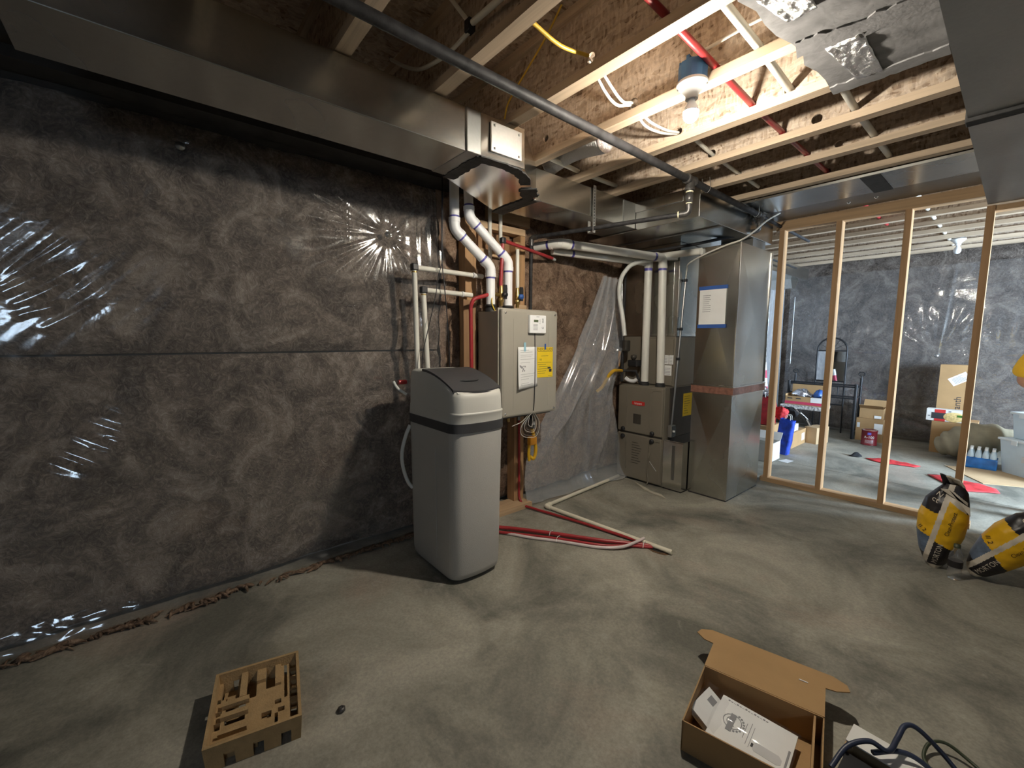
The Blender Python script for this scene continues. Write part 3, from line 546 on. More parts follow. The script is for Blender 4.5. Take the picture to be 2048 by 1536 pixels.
# ================================================================== LAMPS
def lamp(name, label, x, y, z, lit):
    t = thing(name, label, 'lamp', (x, y, z))
    b = MB(); b.prism([(.052 * math.cos(2 * PI * k / 16) * (1.06 if k % 2 else 1), .052 * math.sin(2 * PI * k / 16) * (1.06 if k % 2 else 1)) for k in range(16)], .035, .105, Matrix.Translation((x, y, z)))
    jb = b.build('junction_box', 'box_blue' if lit else 'black_plastic', t, .003)
    for k in range(5): box('knockout_tab', 'box_blue' if lit else 'black_plastic', jb, x - .012, x + .012, y - .006, y + .006, z + .10, z + .118, M=Matrix.Translation((x, y, 0)) @ Matrix.Rotation(k * 1.2, 4, 'Z') @ Matrix.Translation((-x + .04, -y, 0)))
    h = MB().lathe([(.0, .036), (.058, .036), (.061, .031), (.060, .025), (.050, .016), (.036, .002), (.029, -.006), (.0245, -.012), (.0245, -.028), (.020, -.029), (.0, -.02)], 28, (x, y, z)).build('lampholder', 'porcelain', t)
    for a in (.4, .4 + PI): MB().lathe([(0, -.002), (.006, -.001), (.006, .003), (0, .003)], 10, (x + .052 * math.cos(a), y + .052 * math.sin(a), z + .019)).build('screw', 'steel_grey', h)
    MB().lathe([(.012, -.020), (.0125, -.03), (.015, -.04), (.022, -.054), (.0268, -.064), (.0302, -.076)], 22, (x, y, z)).build('bulb_neck', 'frost_bulb', t)
    MB().lathe([(.0302, -.076), (.0305, -.079), (.029, -.093), (.023, -.105), (.013, -.114), (0, -.117)], 22, (x, y, z)).build('bulb', 'bulb_glow' if lit else 'frost_bulb', t)
    return t
lamp('ceiling_lamp', 'lit bare bulb in white porcelain holder under joist', 1.605, 1.732, 2.305, True)
l2 = lamp('ceiling_lamp', 'unlit white bulb in holder in the next room', 2.03, 6.50, 2.33, False)

# ================================================================== TANKLESS HEATER AND ITS PIPING
ht = thing('tankless_water_heater', 'grey tankless water heater hung on wall beside water softener', 'water heater', (.27, 1.96, .79))
box('cabinet', 'heater_grey', ht, .13, .378, 1.716, 2.204, .80, 1.492, .006)
fc = box('front_cover', 'heater_grey', ht, .374, .41, 1.706, 2.214, .79, 1.502, .014)
box('cover_flange', 'heater_grey', ht, .366, .378, 1.699, 2.221, .785, 1.508, .004)
for y in (1.80, 2.125): box('pressed_rib', 'heater_grey', fc, .409, .4112, y, y + .007, .84, 1.44, .001)
for (y, z) in ((1.735, 1.476), (2.185, 1.476), (1.735, .815), (2.185, .815)): MB().lathe([(0, .004), (.006, .003), (.008, 0)], 12, (.41, y, z), Matrix.Rotation(PI / 2, 4, 'Y')).build('screw', 'chrome', fc)
box('bottom_pan', 'heater_dark', ht, .14, .37, 1.73, 2.19, .775, .80, .003)
for (y, r) in ((1.735, .036), (1.885, .036)): MB().lathe([(r, 0), (r, .018), (r * .93, .018), (r * .93, .03), (r * 1.05, .03), (r * 1.05, .045), (0, .045)], 20, (.25, y, 1.49)).build('vent_collar', 'rubber', ht)
for (y, mt) in ((1.80, 'brass'), (1.90, 'brass'), (2.0, 'steel_grey')): MB().cyl((.24, y, .72), (.24, y, .78), .012, 12).build('connection', mt, ht)
ct = thing('heater_controller', 'white wall controller with small display on heater front', 'controller', (.42, 2.0, 1.345))
cb = box('case', 'pvc_white', ct, .4105, .432, 1.927, 2.077, 1.347, 1.468, .004)
dsp = box('display', 'lcd', ct, .4322, .433, 1.962, 2.002, 1.421, 1.437)
for (y, z, r) in ((2.018, 1.437, .004), (2.018, 1.425, .004), (2.018, 1.413, .004), (2.045, 1.441, .008), (2.045, 1.425, .008), (2.045, 1.386, .010)): MB().lathe([(r, 0), (r, .0015), (0, .0015)], 14, (.432, y, z), Matrix.Rotation(PI / 2, 4, 'Y')).build('button', 'paper_grey', ct)
pr = MB()
for i in range(5): pr.box(.4322, .4328, 1.957, 1.997, 1.405 - i * .009, 1.408 - i * .009)
pr.box(.4322, .4328, 1.985, 2.012, 1.456, 1.459); pr.build('printing', 'ink_grey', ct)
tube('control_wire', 'cable_black', ct, curve([(.4125, 1.99, 1.347), (.4145, 1.992, 1.2), (.417, 1.99, 1.0), (.4145, 1.985, .84), (.40, 1.985, .80)], 6), .0028, 6)
# wire bundle below
wb = thing('wire_coil', 'coil of thin grey wire hanging under heater', 'wire', (.39, 1.98, .62))
for i in range(7):
    a = .02 + .011 * i; b = .10 + .012 * i
    tube('wire_loop', ('cable_white', 'cable_black', 'steel_grey')[i % 3], wb, curve([(.385 + .004 * i, 1.985, .81), (.385, 1.985 - a, .78 - b * .4), (.38, 1.985 - a * .8, .81 - b), (.382, 1.985 + a * .6, .80 - b * 1.05), (.385, 1.985 + a, .78 - b * .4), (.385 + .004 * i, 1.988, .81)], 7), .002, 5)
tube('wire_loop', 'cable_white', wb, curve([(.385, 1.98, .80), (.39, 1.90, .745), (.40, 1.80, .725)], 6), .0022, 5)
# papers taped on heater
def sheet_obj(mb, name, mt, par): return mb.build(name, mt, par, fix=False, solid=.0012)
pf = thing('instruction_sheet', 'curled white instruction sheet taped to heater front', 'paper', (.415, 1.92, .98))
def pf_f(u, v):
    y = 1.835 + .17 * u - .018 * (1 - v) * (1 - u) + .012 * (1 - v); z = .985 + .27 * v - .012 * (1 - u) * (1 - v)
    return (.4125 + .016 * (1 - v) ** 1.5 * (1 - u) + .006 * (1 - u) ** 2, y, z)
sheet_obj(MB().grid(pf_f, 8, 10), 'sheet', 'paper', pf)
pr = MB()
def onpf(u0, u1, v0, v1):
    vs = [Vector(pf_f(a, b)) + Vector((.0012, 0, 0)) for a, b in ((u0, v0), (u1, v0), (u1, v1), (u0, v1))]; pr.add(vs, [(0, 1, 2, 3)])
for v in (.92, .87, .80, .76, .70, .62, .34, .28, .22, .12, .08): onpf(.12, .55 + .35 * random.random(), v, v + .006)
for i in range(14): u = .06 + .30 * random.random(); v = .40 + .14 * random.random(); onpf(u, u + .05, v, v + .035)
pr.build('printing', 'ink_grey', pf, fix=False)
box('tape', 'cyan_tape', pf, .4175, .4185, 1.887, 1.905, 1.225, 1.285)
eg = thing('energy_label', 'yellow energy guide sheet taped to heater front', 'label', (.413, 2.09, 1.04))
box('sheet', 'yellow_print', eg, .4115, .4125, 2.013, 2.166, 1.042, 1.252)
text('ENERGYGUIDE', .029, frame_M((.413, 2.09, 1.236), (0, 1, 0), (0, 0, 1)), 'ink', eg, squeeze=.78); text('183', .017, frame_M((.413, 2.046, 1.166), (0, 1, 0), (0, 0, 1)), 'ink', eg)
pr = MB()
for (y0, y1, z) in ((2.05, 2.12, 1.19), (2.02, 2.15, 1.145), (2.02, 2.10, 1.13), (2.03, 2.14, 1.115), (2.02, 2.11, 1.10), (2.02, 2.10, 1.085), (2.02, 2.09, 1.07), (2.12, 2.155, 1.05), (2.02, 2.16, 1.22)): pr.box(.4126, .4130, y0, y1, z, z + .002)
pr.box(.4126, .4130, 2.115, 2.145, 1.10, 1.112); pr.box(.4126, .4130, 2.13, 2.155, 1.078, 1.098); pr.build('printing', 'ink', eg)
box('tape', 'blue_tape', eg, .4128, .4136, 2.083, 2.097, 1.235, 1.275)

# wooden frame behind heater
wf = thing('mounting_frame', 'bare lumber mounting frame behind heater and vent pipes', 'wood frame', (.05, 1.9, 0))
box('stud', 'lumber_z', wf, .005, .09, 2.135, 2.180, .04, 2.07); box('stud', 'lumber_z', wf, .005, .09, 2.085, 2.132, .04, 2.02); box('stud', 'lumber_z', wf, .005, .085, 1.645, 1.735, .04, 2.12)
box('rail', 'lumber_y', wf, .005, .092, 1.735, 2.180, 2.072, 2.118); box('rail', 'lumber_y', wf, .0, .04, 1.735, 2.085, 1.90, 1.945); box('back_board', 'lumber_dark', wf, -.02, .02, 1.80, 2.085, 1.945, 2.07)
box('stud', 'lumber_dark', wf, .086, .128, 1.60, 1.70, .04, 1.57); box('block', 'lumber_y', wf, .085, .125, 2.05, 2.17, 1.50, 1.56)
box('header_board', 'lumber_y', wf, .02, .055, 1.86, 2.26, 2.15, 2.30); box('sole_plate', 'lumber_y', wf, .02, .185, 1.62, 2.19, 0, .04)

# vent pipes with elbows
def pvc_vent(label, pts, r, rings, x_el):
    t = thing('vent_pipe', label, 'pipe', pts[-1], 'white vent pipes above the heater')
    P = [Vector(p) for p in pts]
    for i in range(len(P) - 1): tube('pipe_run', 'pvc_white', t, [P[i], P[i + 1]], r, 20)
    for i in range(1, len(P) - 1):
        a = (P[i - 1] - P[i]).normalized(); b = (P[i + 1] - P[i]).normalized()
        e = MB().tube(bend([P[i] + a * .062, P[i], P[i] + b * .062], .05, 6), r * 1.13, 20); e.tube([P[i] + a * .040, P[i] + a * .066], r * 1.2, 20); e.tube([P[i] + b * .040, P[i] + b * .066], r * 1.2, 20)
        eo = e.build('elbow', 'pvc_white', t)
        MB().tube([P[i] + a * .066, P[i] + a * .078], r * 1.02, 20).build('primer_ring', 'primer', eo); MB().tube([P[i] + b * .066, P[i] + b * .077], r * 1.02, 20).build('primer_ring', 'primer', eo)
    return t
pvc_vent('white plastic vent pipe with purple rings, left of the two above heater', [(.20, 1.49, 2.34), (.20, 1.49, 1.995), (.25, 1.735, 1.78), (.25, 1.735, 1.53)], .0302, None, None)
pvc_vent('white plastic vent pipe with purple rings, right of the two above heater', [(.18, 1.605, 2.34), (.185, 1.612, 2.09), (.25, 1.885, 1.835), (.25, 1.885, 1.53)], .0302, None, None)

# white water lines over the film beside the softener
def elbow_black(p, par): return MB().box(p[0] - .02, p[0] + .02, p[1] - .02, p[1] + .02, p[2] - .02, p[2] + .022).build('elbow', 'black_plastic', par, .006)
for (label, y, z, ye, yb) in (('white pipe with black elbow, outer of the two behind the softener', 1.234, 1.737, 1.75, 1.245), ('white pipe with black elbow, inner of the two behind the softener', 1.293, 1.606, 1.66, 1.318)):
    t = thing('water_pipe', label, 'pipe', (.15, yb, .6), 'white pipes behind the softener')
    tube('riser', 'pex_white', t, [(.15, y, z - .02), (.15, yb, 1.0), (.17, yb, .75)], .0155, 12); tube('cross_run', 'pex_white', t, [(.15, y + .018, z), (.14, ye, z - .006)], .0155, 12); elbow_black((.15, y, z), t)
    MB().tube([(.15, y, z - .032), (.15, y, z - .024)], .0165, 12).build('crimp_ring', 'brass', t); MB().tube([(.145, ye - .085, z - .006), (.145, ye - .072, z - .006)], .019, 12).build('pipe_clip', 'paper_grey', t)
for (label, y, zb) in (('white pipe rising behind vent pipes, left one', 1.842, 1.62), ('white pipe rising to the red pipe elbow', 1.935, 2.00)):
    run('water_pipe', label, 'pipe', 'pex_white', [(.10, y, 2.30), (.10, y + .003, zb)], .0135, 12, 'white pipes rising behind the vents')
rp = thing('hot_water_pipe', 'red plastic pipe with slanting arm above the heater', 'pipe', (.25, 1.83, 1.6))
tube('riser', 'pex_red', rp, [(.25, 1.838, 1.955), (.25, 1.82, 1.66)], .0125, 12); tube('slanting_run', 'pex_red', rp, [(.248, 1.85, 1.965), (.06, 2.50, 1.955)], .0125, 12); MB().box(.232, .268, 1.822, 1.856, 1.945, 1.985).build('elbow', 'black_plastic', rp, .005)
MB().tube([(.06, 2.50, 1.955), (.03, 2.56, 1.955)], .012, 10).build('coupling', 'paper_grey', rp)
def ball_valve(name, label, y, z, mt):
    t = thing(name, label, 'valve', (.26, y, z - .12))
    MB().tube([(.255, y, z - .115), (.255, y, z - .09), (.255, y, z - .088), (.255, y, z - .06), (.255, y, z - .058), (.255, y, z - .02), (.255, y, z + .0), (.255, y, z + .02)], [.012, .012, .019, .019, .015, .019, .013, .013], 12).build('valve_body', 'brass', t)
    MB().tube([(.255, y - .085, z - .04), (.255, y - .08, z - .04), (.255, y - .05, z - .04), (.255, y, z - .04)], [.011, .015, .012, .014], 12).build('side_port', 'brass', t) if mt == 'black_plastic' else None
    MB().lathe([(0, .03), (.018, .028), (.02, .01), (.012, 0)], 16, (.268, y + .01, z - .04), Matrix.Rotation(PI / 2, 4, 'Y')).build('knob', mt, t)
    MB().prism([(-.012, -.02), (.012, -.02), (.016, .05), (.012, .075), (-.012, .075), (-.014, .05)], .012, .022, frame_M((.268, y + .012, z - .05), (0, 1, 0), (0, 0, 1))).build('lever', 'black_plastic', t); return t
ball_valve('shutoff_valve', 'brass valve with black lever under red pipe on heater', 1.82, 1.645, 'black_plastic'); ball_valve('shutoff_valve', 'brass valve with blue knob on right of heater top', 1.965, 1.64, 'blue_plastic')
run('water_pipe', 'short white pipe above the blue-knobbed valve', 'pipe', 'pex_white', [(.25, 1.968, 1.925), (.255, 1.966, 1.655)], .0125, 12)
tube('tag', 'cable_yellow', None, curve([(.27, 1.735, 1.60), (.285, 1.72, 1.54), (.30, 1.745, 1.475)], 6), .004, 6); tag(bpy.data.objects['tag'], 'yellow loop tag dangling from brass valve', 'tag')
rl = thing('hot_water_pipe', 'red plastic pipe running down left side of the heater', 'pipe', (.24, 1.59, .9))
tube('pipe_run', 'pex_red', rl, bend([(.255, 1.735, 1.605), (.245, 1.60, 1.565), (.235, 1.585, 1.52), (.235, 1.592, .80)], .03), .0125, 12)
MB().box(.226, .262, 1.715, 1.745, 1.588, 1.622).build('coupling', 'rubber', rl, .004)
# black cables hanging on the film
run('hanging_cable', 'thin black cable hanging straight in front of film opening', 'cable', 'cable_black', curve([(.2, 1.406, 2.33), (.2, 1.40, 2.1), (.2, 1.396, 1.805), (.2, 1.423, 1.524), (.2, 1.441, 1.22), (.2, 1.445, .8)], 6), .0035, 6)
run('hanging_cable', 'thin black cable curving down to the softener pipes', 'cable', 'cable_black', curve([(.204, 1.41, 2.33), (.205, 1.40, 2.0), (.204, 1.398, 1.80), (.2, 1.369, 1.692), (.2, 1.35, 1.58), (.2, 1.309, 1.422), (.2, 1.255, 1.223), (.2, 1.245, 1.1)], 6), .0028, 6)
# post with red pipe, right below heater
run('floor_pipe', 'red plastic pipe running down wooden post then to floor drain', 'pipe', 'pex_red', bend([(.098, 2.125, .80), (.10, 2.128, .06), (.16, 2.12, .018), (.64, 2.235, .016), (1.13, 2.325, .014), (1.19, 2.33, -.02)], .04), .0095, 10)
# yellow gas connector under heater
yc = thing('gas_connector', 'yellow gas connector hose with grey valve hanging under heater', 'gas hose', (.3, 2.06, .42))
box('valve_block', 'heater_dark', yc, .285, .325, 2.045, 2.09, .66, .735, .006); box('valve_lever', 'paper_grey', yc, .325, .332, 2.057, 2.080, .69, .715, .002)
tube('yellow_hose', 'yellow_hose', yc, curve([(.305, 2.07, .66), (.31, 2.085, .60), (.315, 2.10, .52), (.31, 2.10, .46), (.305, 2.085, .43), (.30, 2.06, .45)], 6), .0125, 10); box('yellow_holder', 'orange_plastic', yc, .292, .33, 2.035, 2.10, .54, .60, .006)
tube('yellow_hose', 'yellow_hose', yc, curve([(.30, 2.05, .54), (.30, 2.045, .47), (.30, 2.05, .42)], 5), .011, 10); tube('valve_pipe', 'black_iron', yc, [(.30, 2.067, .735), (.29, 2.06, .785)], .011, 10)

# ================================================================== FURNACE
fn = thing('furnace', 'brown two-door gas furnace standing beside the return duct', 'furnace', (.37, 3.7, 0))
box('cabinet', 'furnace_taupe', fn, .132, .600, 3.362, 4.05, .012, .892, .004)
du_ = box('upper_door', 'furnace_taupe', fn, .136, .596, 3.338, 3.362, .452, .885, .010); dl = box('lower_door', 'furnace_taupe', fn, .136, .596, 3.340, 3.362, .02, .436, .010)
box('door_gap', 'furnace_dark', fn, .14, .592, 3.352, 3.363, .434, .454)
for (par, z0_, z1_) in ((du_, .50, .86), (dl, .10, .41)):
    MB().tube(bend([(.475, 3.3375, z0_), (.475, 3.3375, z1_ - .04), (.50, 3.3375, z1_), (.58, 3.3375, z1_)], .03), .004, 6).build('pressed_rib', 'furnace_taupe', par)
    MB().tube([(.235, 3.3375, z0_), (.235, 3.3375, z1_)], .003, 6).build('pressed_rib', 'furnace_taupe', par)
for (par, z) in ((du_, .475), (dl, .405)):
    for x in (.20, .505):
        MB().lathe([(.021, 0), (.021, .010), (.017, .016), (.010, .018), (0, .018)], 16, (x, 3.338, z), Matrix.Rotation(PI / 2, 4, 'X')).build('door_knob', 'black_plastic', par)
bg = MB().prism([(-.066, -.016), (0, -.022), (.066, -.016), (.066, .016), (0, .022), (-.066, .016)], 0, .004, frame_M((.354, 3.338, .73), (1, 0, 0), (0, 0, 1))).build('badge', 'red_badge', du_, label='red maker badge')
text('bryant', .030, frame_M((.354, 3.3335, .729), (1, 0, 0), (0, 0, 1)), 'paper', du_)
for (x0, x1, z0_, z1_) in ((.305, .385, .54, .63),): box('rating_grille', 'furnace_dark', du_, x0, x1, 3.3365, 3.339, z0_, z1_)
for i in range(9): box('embossed_line', 'furnace_dark', dl, .30, .30 + .05 + .05 * random.random(), 3.3385, 3.341, .36 - i * .024, .364 - i * .024)
box('side_sticker', 'paper_grey', fn, .6, .6012, 3.39, 3.43, .30, .40)
for x in (.355, .515): MB().lathe([(.042, 0), (.042, .022), (.037, .024), (.037, .034), (0, .034)], 20, (x, 3.42, .892)).build('vent_collar', 'rubber', fn)
tube('drain_tube', 'furnace_taupe', fn, curve([(.485, 3.335, .30), (.48, 3.325, .12), (.50, 3.31, .05), (.49, 3.30, .01)], 5), .005, 6); tube('pencil_line', 'paper_grey', fn, [(.49, 3.336, .22), (.56, 3.336, .145)], .0025, 5)
cc = thing('coil_case', 'brown cooling coil case on top of the furnace', 'coil case', (.34, 3.77, .892))
box('case', 'furnace_taupe', cc, .055, .60, 3.50, 4.05, .893, 1.335, .004); box('front_panel', 'furnace_taupe', cc, .25, .585, 3.488, 3.50, .90, 1.31, .004)
for (x0, x1, z0_, z1_) in ((.50, .548, 1.03, 1.11), (.553, .592, 1.03, 1.11), (.50, .578, .93, 1.02)):
    s_ = box('sticker', 'paper', cc, x0, x1, 3.4865, 3.4885, z0_ + .06, z1_ + .06); pr = MB()
    for i in range(5): pr.box(x0 + .006, x1 - .01, 3.486, 3.4866, z0_ + .07 + i * .013, z0_ + .074 + i * .013)
    pr.build('printing', 'ink_grey', s_)
sp_ = thing('supply_plenum', 'galvanized supply plenum rising above the coil case', 'duct', (.33, 3.77, 1.336))
box('plenum_body', 'galv', sp_, .05, .605, 3.502, 4.05, 1.336, 2.138, .003); box('tape_band', 'galv_bright', sp_, .047, .608, 3.497, 4.053, 1.337, 1.362, .002)
MB().tube([(.56, 3.5015, 1.37), (.555, 3.5015, 2.12)], .003, 5).build('standing_seam', 'galv_bright', sp_)
fb = thing('filter_rack', 'short galvanized filter rack between furnace and return duct', 'filter rack', (.70, 3.7, 0))
box('rack_body', 'galv_bright', fb, .604, .785, 3.36, 4.05, .012, .43, .003); box('slot_recess', 'galv_dull', fb, .69, .715, 3.3565, 3.361, .10, .40); box('top_flange', 'galv_bright', fb, .604, .785, 3.37, 4.05, .43, .438); box('foot', 'mastic', fb, .61, .78, 3.37, 4.04, 0, .012)
box('sheet_metal_side', 'furnace_dark', fn, .602, .612, 3.44, 4.05, .44, .885); yt = box('warning_sheet', 'yellow_print', fn, .612, .6135, 3.655, 3.815, .61, .82, label='yellow guide sheet on furnace side'); pr = MB()
for i in range(8): pr.box(.6136, .614, 3.67, 3.72 + .07 * random.random(), .79 - i * .022, .793 - i * .022)
pr.build('printing', 'ink', yt)
# furnace vent pipes
v1 = thing('vent_pipe', 'white plastic vent pipe with elbow and long run to the wall', 'pipe', (.515, 3.42, .92), 'white vent pipes on the furnace')
vp = [Vector((.515, 3.42, .92)), Vector((.49, 3.42, 2.012)), Vector((.22, 2.42, 2.035)), Vector((.02, 2.35, 2.03))]
tube('riser', 'pvc', v1, [vp[0], vp[1]], .0335, 20); tube('horizontal_run', 'pvc', v1, [vp[1], vp[2]], .0335, 20); tube('wall_stub', 'pvc', v1, [vp[2], vp[3]], .0335, 20)
for i in (1, 2):
    a = (vp[i - 1] - vp[i]).normalized(); b = (vp[i + 1] - vp[i]).normalized()
    e = MB().tube(bend([vp[i] + a * .08, vp[i], vp[i] + b * .08], .07, 7), .037, 20); e.tube([vp[i] + a * .06, vp[i] + a * .09], .039, 20); e.tube([vp[i] + b * .06, vp[i] + b * .085], .039, 20); eo = e.build('elbow', 'pvc', v1)
    MB().tube([vp[i] + a * .092, vp[i] + a * .11], .0342, 20).build('primer_ring', 'primer', eo); MB().tube([vp[i] + b * .087, vp[i] + b * .105], .0342, 20).build('primer_ring', 'primer', eo)
v2 = thing('vent_pipe', 'white plastic vent pipe on furnace, shorter left one', 'pipe', (.355, 3.42, .92), 'white vent pipes on the furnace')
tube('riser', 'pvc', v2, [(.355, 3.42, .92), (.352, 3.42, 1.985)], .0335, 20); MB().tube([(.352, 3.42, 1.94), (.352, 3.42, 2.0)], .0385, 20).build('coupling', 'pvc', v2); MB().tube([(.352, 3.42, 1.915), (.352, 3.42, 1.938)], .0342, 20).build('primer_ring', 'primer', v2)
tube('horizontal_run', 'pvc', v2, [(.352, 3.43, 1.985), (.10, 2.46, 2.0)], .028, 16); MB().tube([(.145, 2.63, 1.996), (.15, 2.65, 1.996)], .0285, 16).build('primer_ring', 'primer', v2)
run('vent_pipe', 'white pipe lying horizontally behind the furnace vents', 'pipe', 'pvc', [(.40, 3.47, 2.04), (.82, 3.44, 2.02)], .028, 16, 'white vent pipes on the furnace')
# white hose hooked over the pipe
run('condensate_hose', 'white flattened hose looping down in front of film near furnace', 'hose', 'hose_white', curve([(.60, 3.475, 2.0), (.45, 3.40, 2.005), (.36, 3.20, 1.955), (.325, 3.12, 1.89), (.296, 3.09, 1.80), (.292, 3.09, 1.68), (.32, 3.10, 1.52), (.352, 3.10, 1.34)], 8), .018, 10)
# conduit with switch
cd = thing('conduit', 'grey electrical conduit with switch box on furnace side', 'conduit', (.62, 3.44, .45))
tube('conduit_pipe', 'steel_grey', cd, [(.626, 3.445, .56), (.626, 3.575, 1.84)], .009, 10); tube('loose_cable', 'cable_white', cd, curve([(.626, 3.575, 1.84), (.64, 3.56, 1.91), (.70, 3.48, 1.945), (.85, 3.435, 1.99), (1.02, 3.43, 2.035), (1.13, 3.44, 2.06), (1.17, 3.55, 2.13), (1.18, 3.75, 2.24), (1.20, 3.95, 2.33)], 7), .0065, 8)
for (y, z) in ((3.572, 1.82), (3.53, 1.40), (3.505, 1.14)): box('strap', 'black_plastic', cd, .613, .638, y - .016, y + .016, z - .012, z + .012, .003)
sb = box('switch_box', 'steel_grey', cd, .613, .65, 3.405, 3.475, .455, .56, .005); box('switch_lever', 'paper', sb, .65, .662, 3.435, 3.445, .50, .515); box('cover_plate', 'galv_bright', sb, .65, .6525, 3.408, 3.472, .46, .555)
# gas train at furnace left
gt = thing('gas_train', 'dark gas valve and drip leg left of the furnace pipes', 'gas valve', (.19, 3.35, .93))
tube('drip_leg', 'black_iron', gt, [(.19, 3.30, 1.36), (.19, 3.305, .92)], .014, 12); box('regulator', 'furnace_dark', gt, .17, .25, 3.27, 3.34, 1.20, 1.30, .01); box('valve_body', 'black_plastic', gt, .22, .32, 3.34, 3.42, 1.06, 1.12, .01)
tube('cross_pipe', 'black_iron', gt, [(.19, 3.305, 1.02), (.30, 3.36, 1.02), (.31, 3.42, .90)], .012, 10); MB().cyl((.14, 3.31, 1.02), (.19, 3.305, 1.02), .013, 12).build('brass_end', 'brass', gt); MB().lathe([(0, .05), (.026, .045), (.026, .02), (.014, 0), (0, 0)], 14, (.265, 3.37, 1.12)).build('dial', 'furnace_dark', gt)
tube('copper_leg', 'orange_plastic', gt, [(.165, 3.29, 1.22), (.165, 3.29, 1.06)], .009, 8)
run('yellow_gas_hose', 'yellow coated gas hose poking through the draped film', 'gas hose', 'yellow_hose', curve([(0.19, 3.3, 1.02), (0.222, 3.125, 1.025), (0.175, 3.097, 0.949), (0.146, 3.078, 0.883), (0.108, 3.049, 0.835)], 6), .015, 10)
run('condensate_trap', 'small white plastic trap on furnace top', 'pipe fitting', 'pvc_white', curve([(.19, 3.36, .95), (.22, 3.37, .93), (.27, 3.38, .925), (.30, 3.385, .945)], 4), .018, 10)

# draped clear film between heater and furnace
def lerp_tab(tab, z):
    for (a, b) in zip(tab, tab[1:]):
        if z <= b[0]: return a[1] + (b[1] - a[1]) * (z - a[0]) / (b[0] - a[0])
    return tab[-1][1]
def drape(u, v):
    z = .012 + 1.84 * v
    yl = lerp_tab([(0, 2.17), (.2, 2.16), (.445, 2.20), (.976, 2.53), (1.515, 2.86), (1.9, 3.03)], z); yr = lerp_tab([(0, 3.42), (.2, 3.36), (.46, 3.265), (.80, 3.15), (.95, 3.20), (1.21, 3.33), (1.9, 3.31)], z)
    y = yl + (yr - yl) * u; ww = yr - yl
    f = .5 + .5 * math.sin(u * 24 + 2.0 * N(u * 4, v * 1.2, 2)); x = .125 + .058 * f ** 1.5 * (.35 + .65 * v) + .035 * N(u * 2.5, v * 2.5, 6) + .05 * math.sin(PI * v) * (.5 + .5 * u)
    x += .0055 * math.sin(u * 74 + 3 * N(u * 6, v * 2, 5)) * (.4 + .6 * v) * (.7 + .6 * N(u * 5, v * 4, 8))
    for (a, b, wd) in (((2.27, .26), (2.98, 1.28), .050), ((2.45, .92), (2.72, 1.31), .036), ((2.66, .88), (2.92, 1.28), .030), ((2.86, 1.25), (3.06, 1.62), .020)):          # sharp slanting folds
        s_, t = seg_d(y, z, a, b); x += 1.05 * wd * max(0, 1 - s_ / wd) * min(1, 6 * t, 6 * (1 - t)) * (1 + .12 * math.sin(t * 22))
    s_, t = seg_d(y, z, (3.0, .1), (3.14, .80)); x += .025 * math.exp(-(s_ / .02) ** 2)
    if z < .2: x += (.03 + .10 * u) * ((.2 - z) / .2) ** 2 * (1 + .2 * N(u * 4, 3))
    return Vector((max(x, .11), y, z + .004 * N(u * 12, v * 3)))
tag(MB().grid(drape, 200, 130).build('draped_film', 'film_drape', fix=False), 'loose clear plastic film draped from pipe to floor beside furnace', 'plastic sheet')

# ================================================================== WATER SOFTENER
sf = thing('water_softener', 'tall grey water softener cabinet with dark sloping lid', 'water softener', (.5, 1.295, 0))
def rrect(x0, x1, y0, y1, r, bow, n=7):
    pts = []
    for (cx, cy, a0) in ((x1 - r, y1 - r, 0), (x0 + r, y1 - r, PI / 2), (x0 + r, y0 + r, PI), (x1 - r, y0 + r, 1.5 * PI)):
        for k in range(n): a = a0 + PI / 2 * k / (n - 1); pts.append((cx + r * math.cos(a), cy + r * math.sin(a)))
    ym = (y0 + y1) / 2; hw = (y1 - y0) / 2; xm = (x0 + x1) / 2
    ex = []
    for i in range(len(pts)):                               # subdivide the straight front so it can bow
        ex.append(pts[i]); q = pts[(i + 1) % len(pts)]
        if math.hypot(q[0] - pts[i][0], q[1] - pts[i][1]) > .08:
            for k in range(1, 8): ex.append((pts[i][0] + (q[0] - pts[i][0]) * k / 8, pts[i][1] + (q[1] - pts[i][1]) * k / 8))
    return [(x + (bow * (1 - ((y - ym) / hw) ** 2) if x > xm else 0), y) for x, y in ex]
def loft(levels, capb=True, capt=True):
    mb = MB(); n = len(levels[0][1]); vs = [(x, y, z) for z, pl_ in levels for x, y in pl_]
    mb.add(vs, [(i * n + k, i * n + (k + 1) % n, (i + 1) * n + (k + 1) % n, (i + 1) * n + k) for i in range(len(levels) - 1) for k in range(n)], True)
    if capb: mb.add(vs[:n], [tuple(range(n))[::-1]])
    if capt: mb.add(vs[-n:], [tuple(range(n))])
    return mb
SX0, SX1, SY0, SY1 = .245, .735, 1.128, 1.452
bodyo = loft([(.014, rrect(SX0 + .02, SX1 - .03, SY0 + .012, SY1 - .012, .05, .02)), (.03, rrect(SX0 + .006, SX1 - .014, SY0 + .004, SY1 - .006, .05, .024)), (.06, rrect(SX0, SX1 - .008, SY0, SY1, .05, .026)), (.45, rrect(SX0 - .002, SX1, SY0 - .002, SY1 + .004, .05, .026)), (.826, rrect(SX0 - .006, SX1 + .008, SY0 - .004, SY1 + .008, .05, .026))]).build('salt_tank_body', 'softener_grey', sf)
MB().tube([(.56, SY0 - .003, .10), (.565, SY0 - .0045, .42), (.57, SY0 - .006, .72)], .0025, 5).build('mould_line', 'softener_grey', bodyo)
loft([(.0, rrect(SX0 + .03, SX1 - .05, SY0 + .025, SY1 - .025, .05, .02)), (.014, rrect(SX0 + .03, SX1 - .05, SY0 + .025, SY1 - .025, .05, .02))]).build('base_foot', 'rubber', sf)
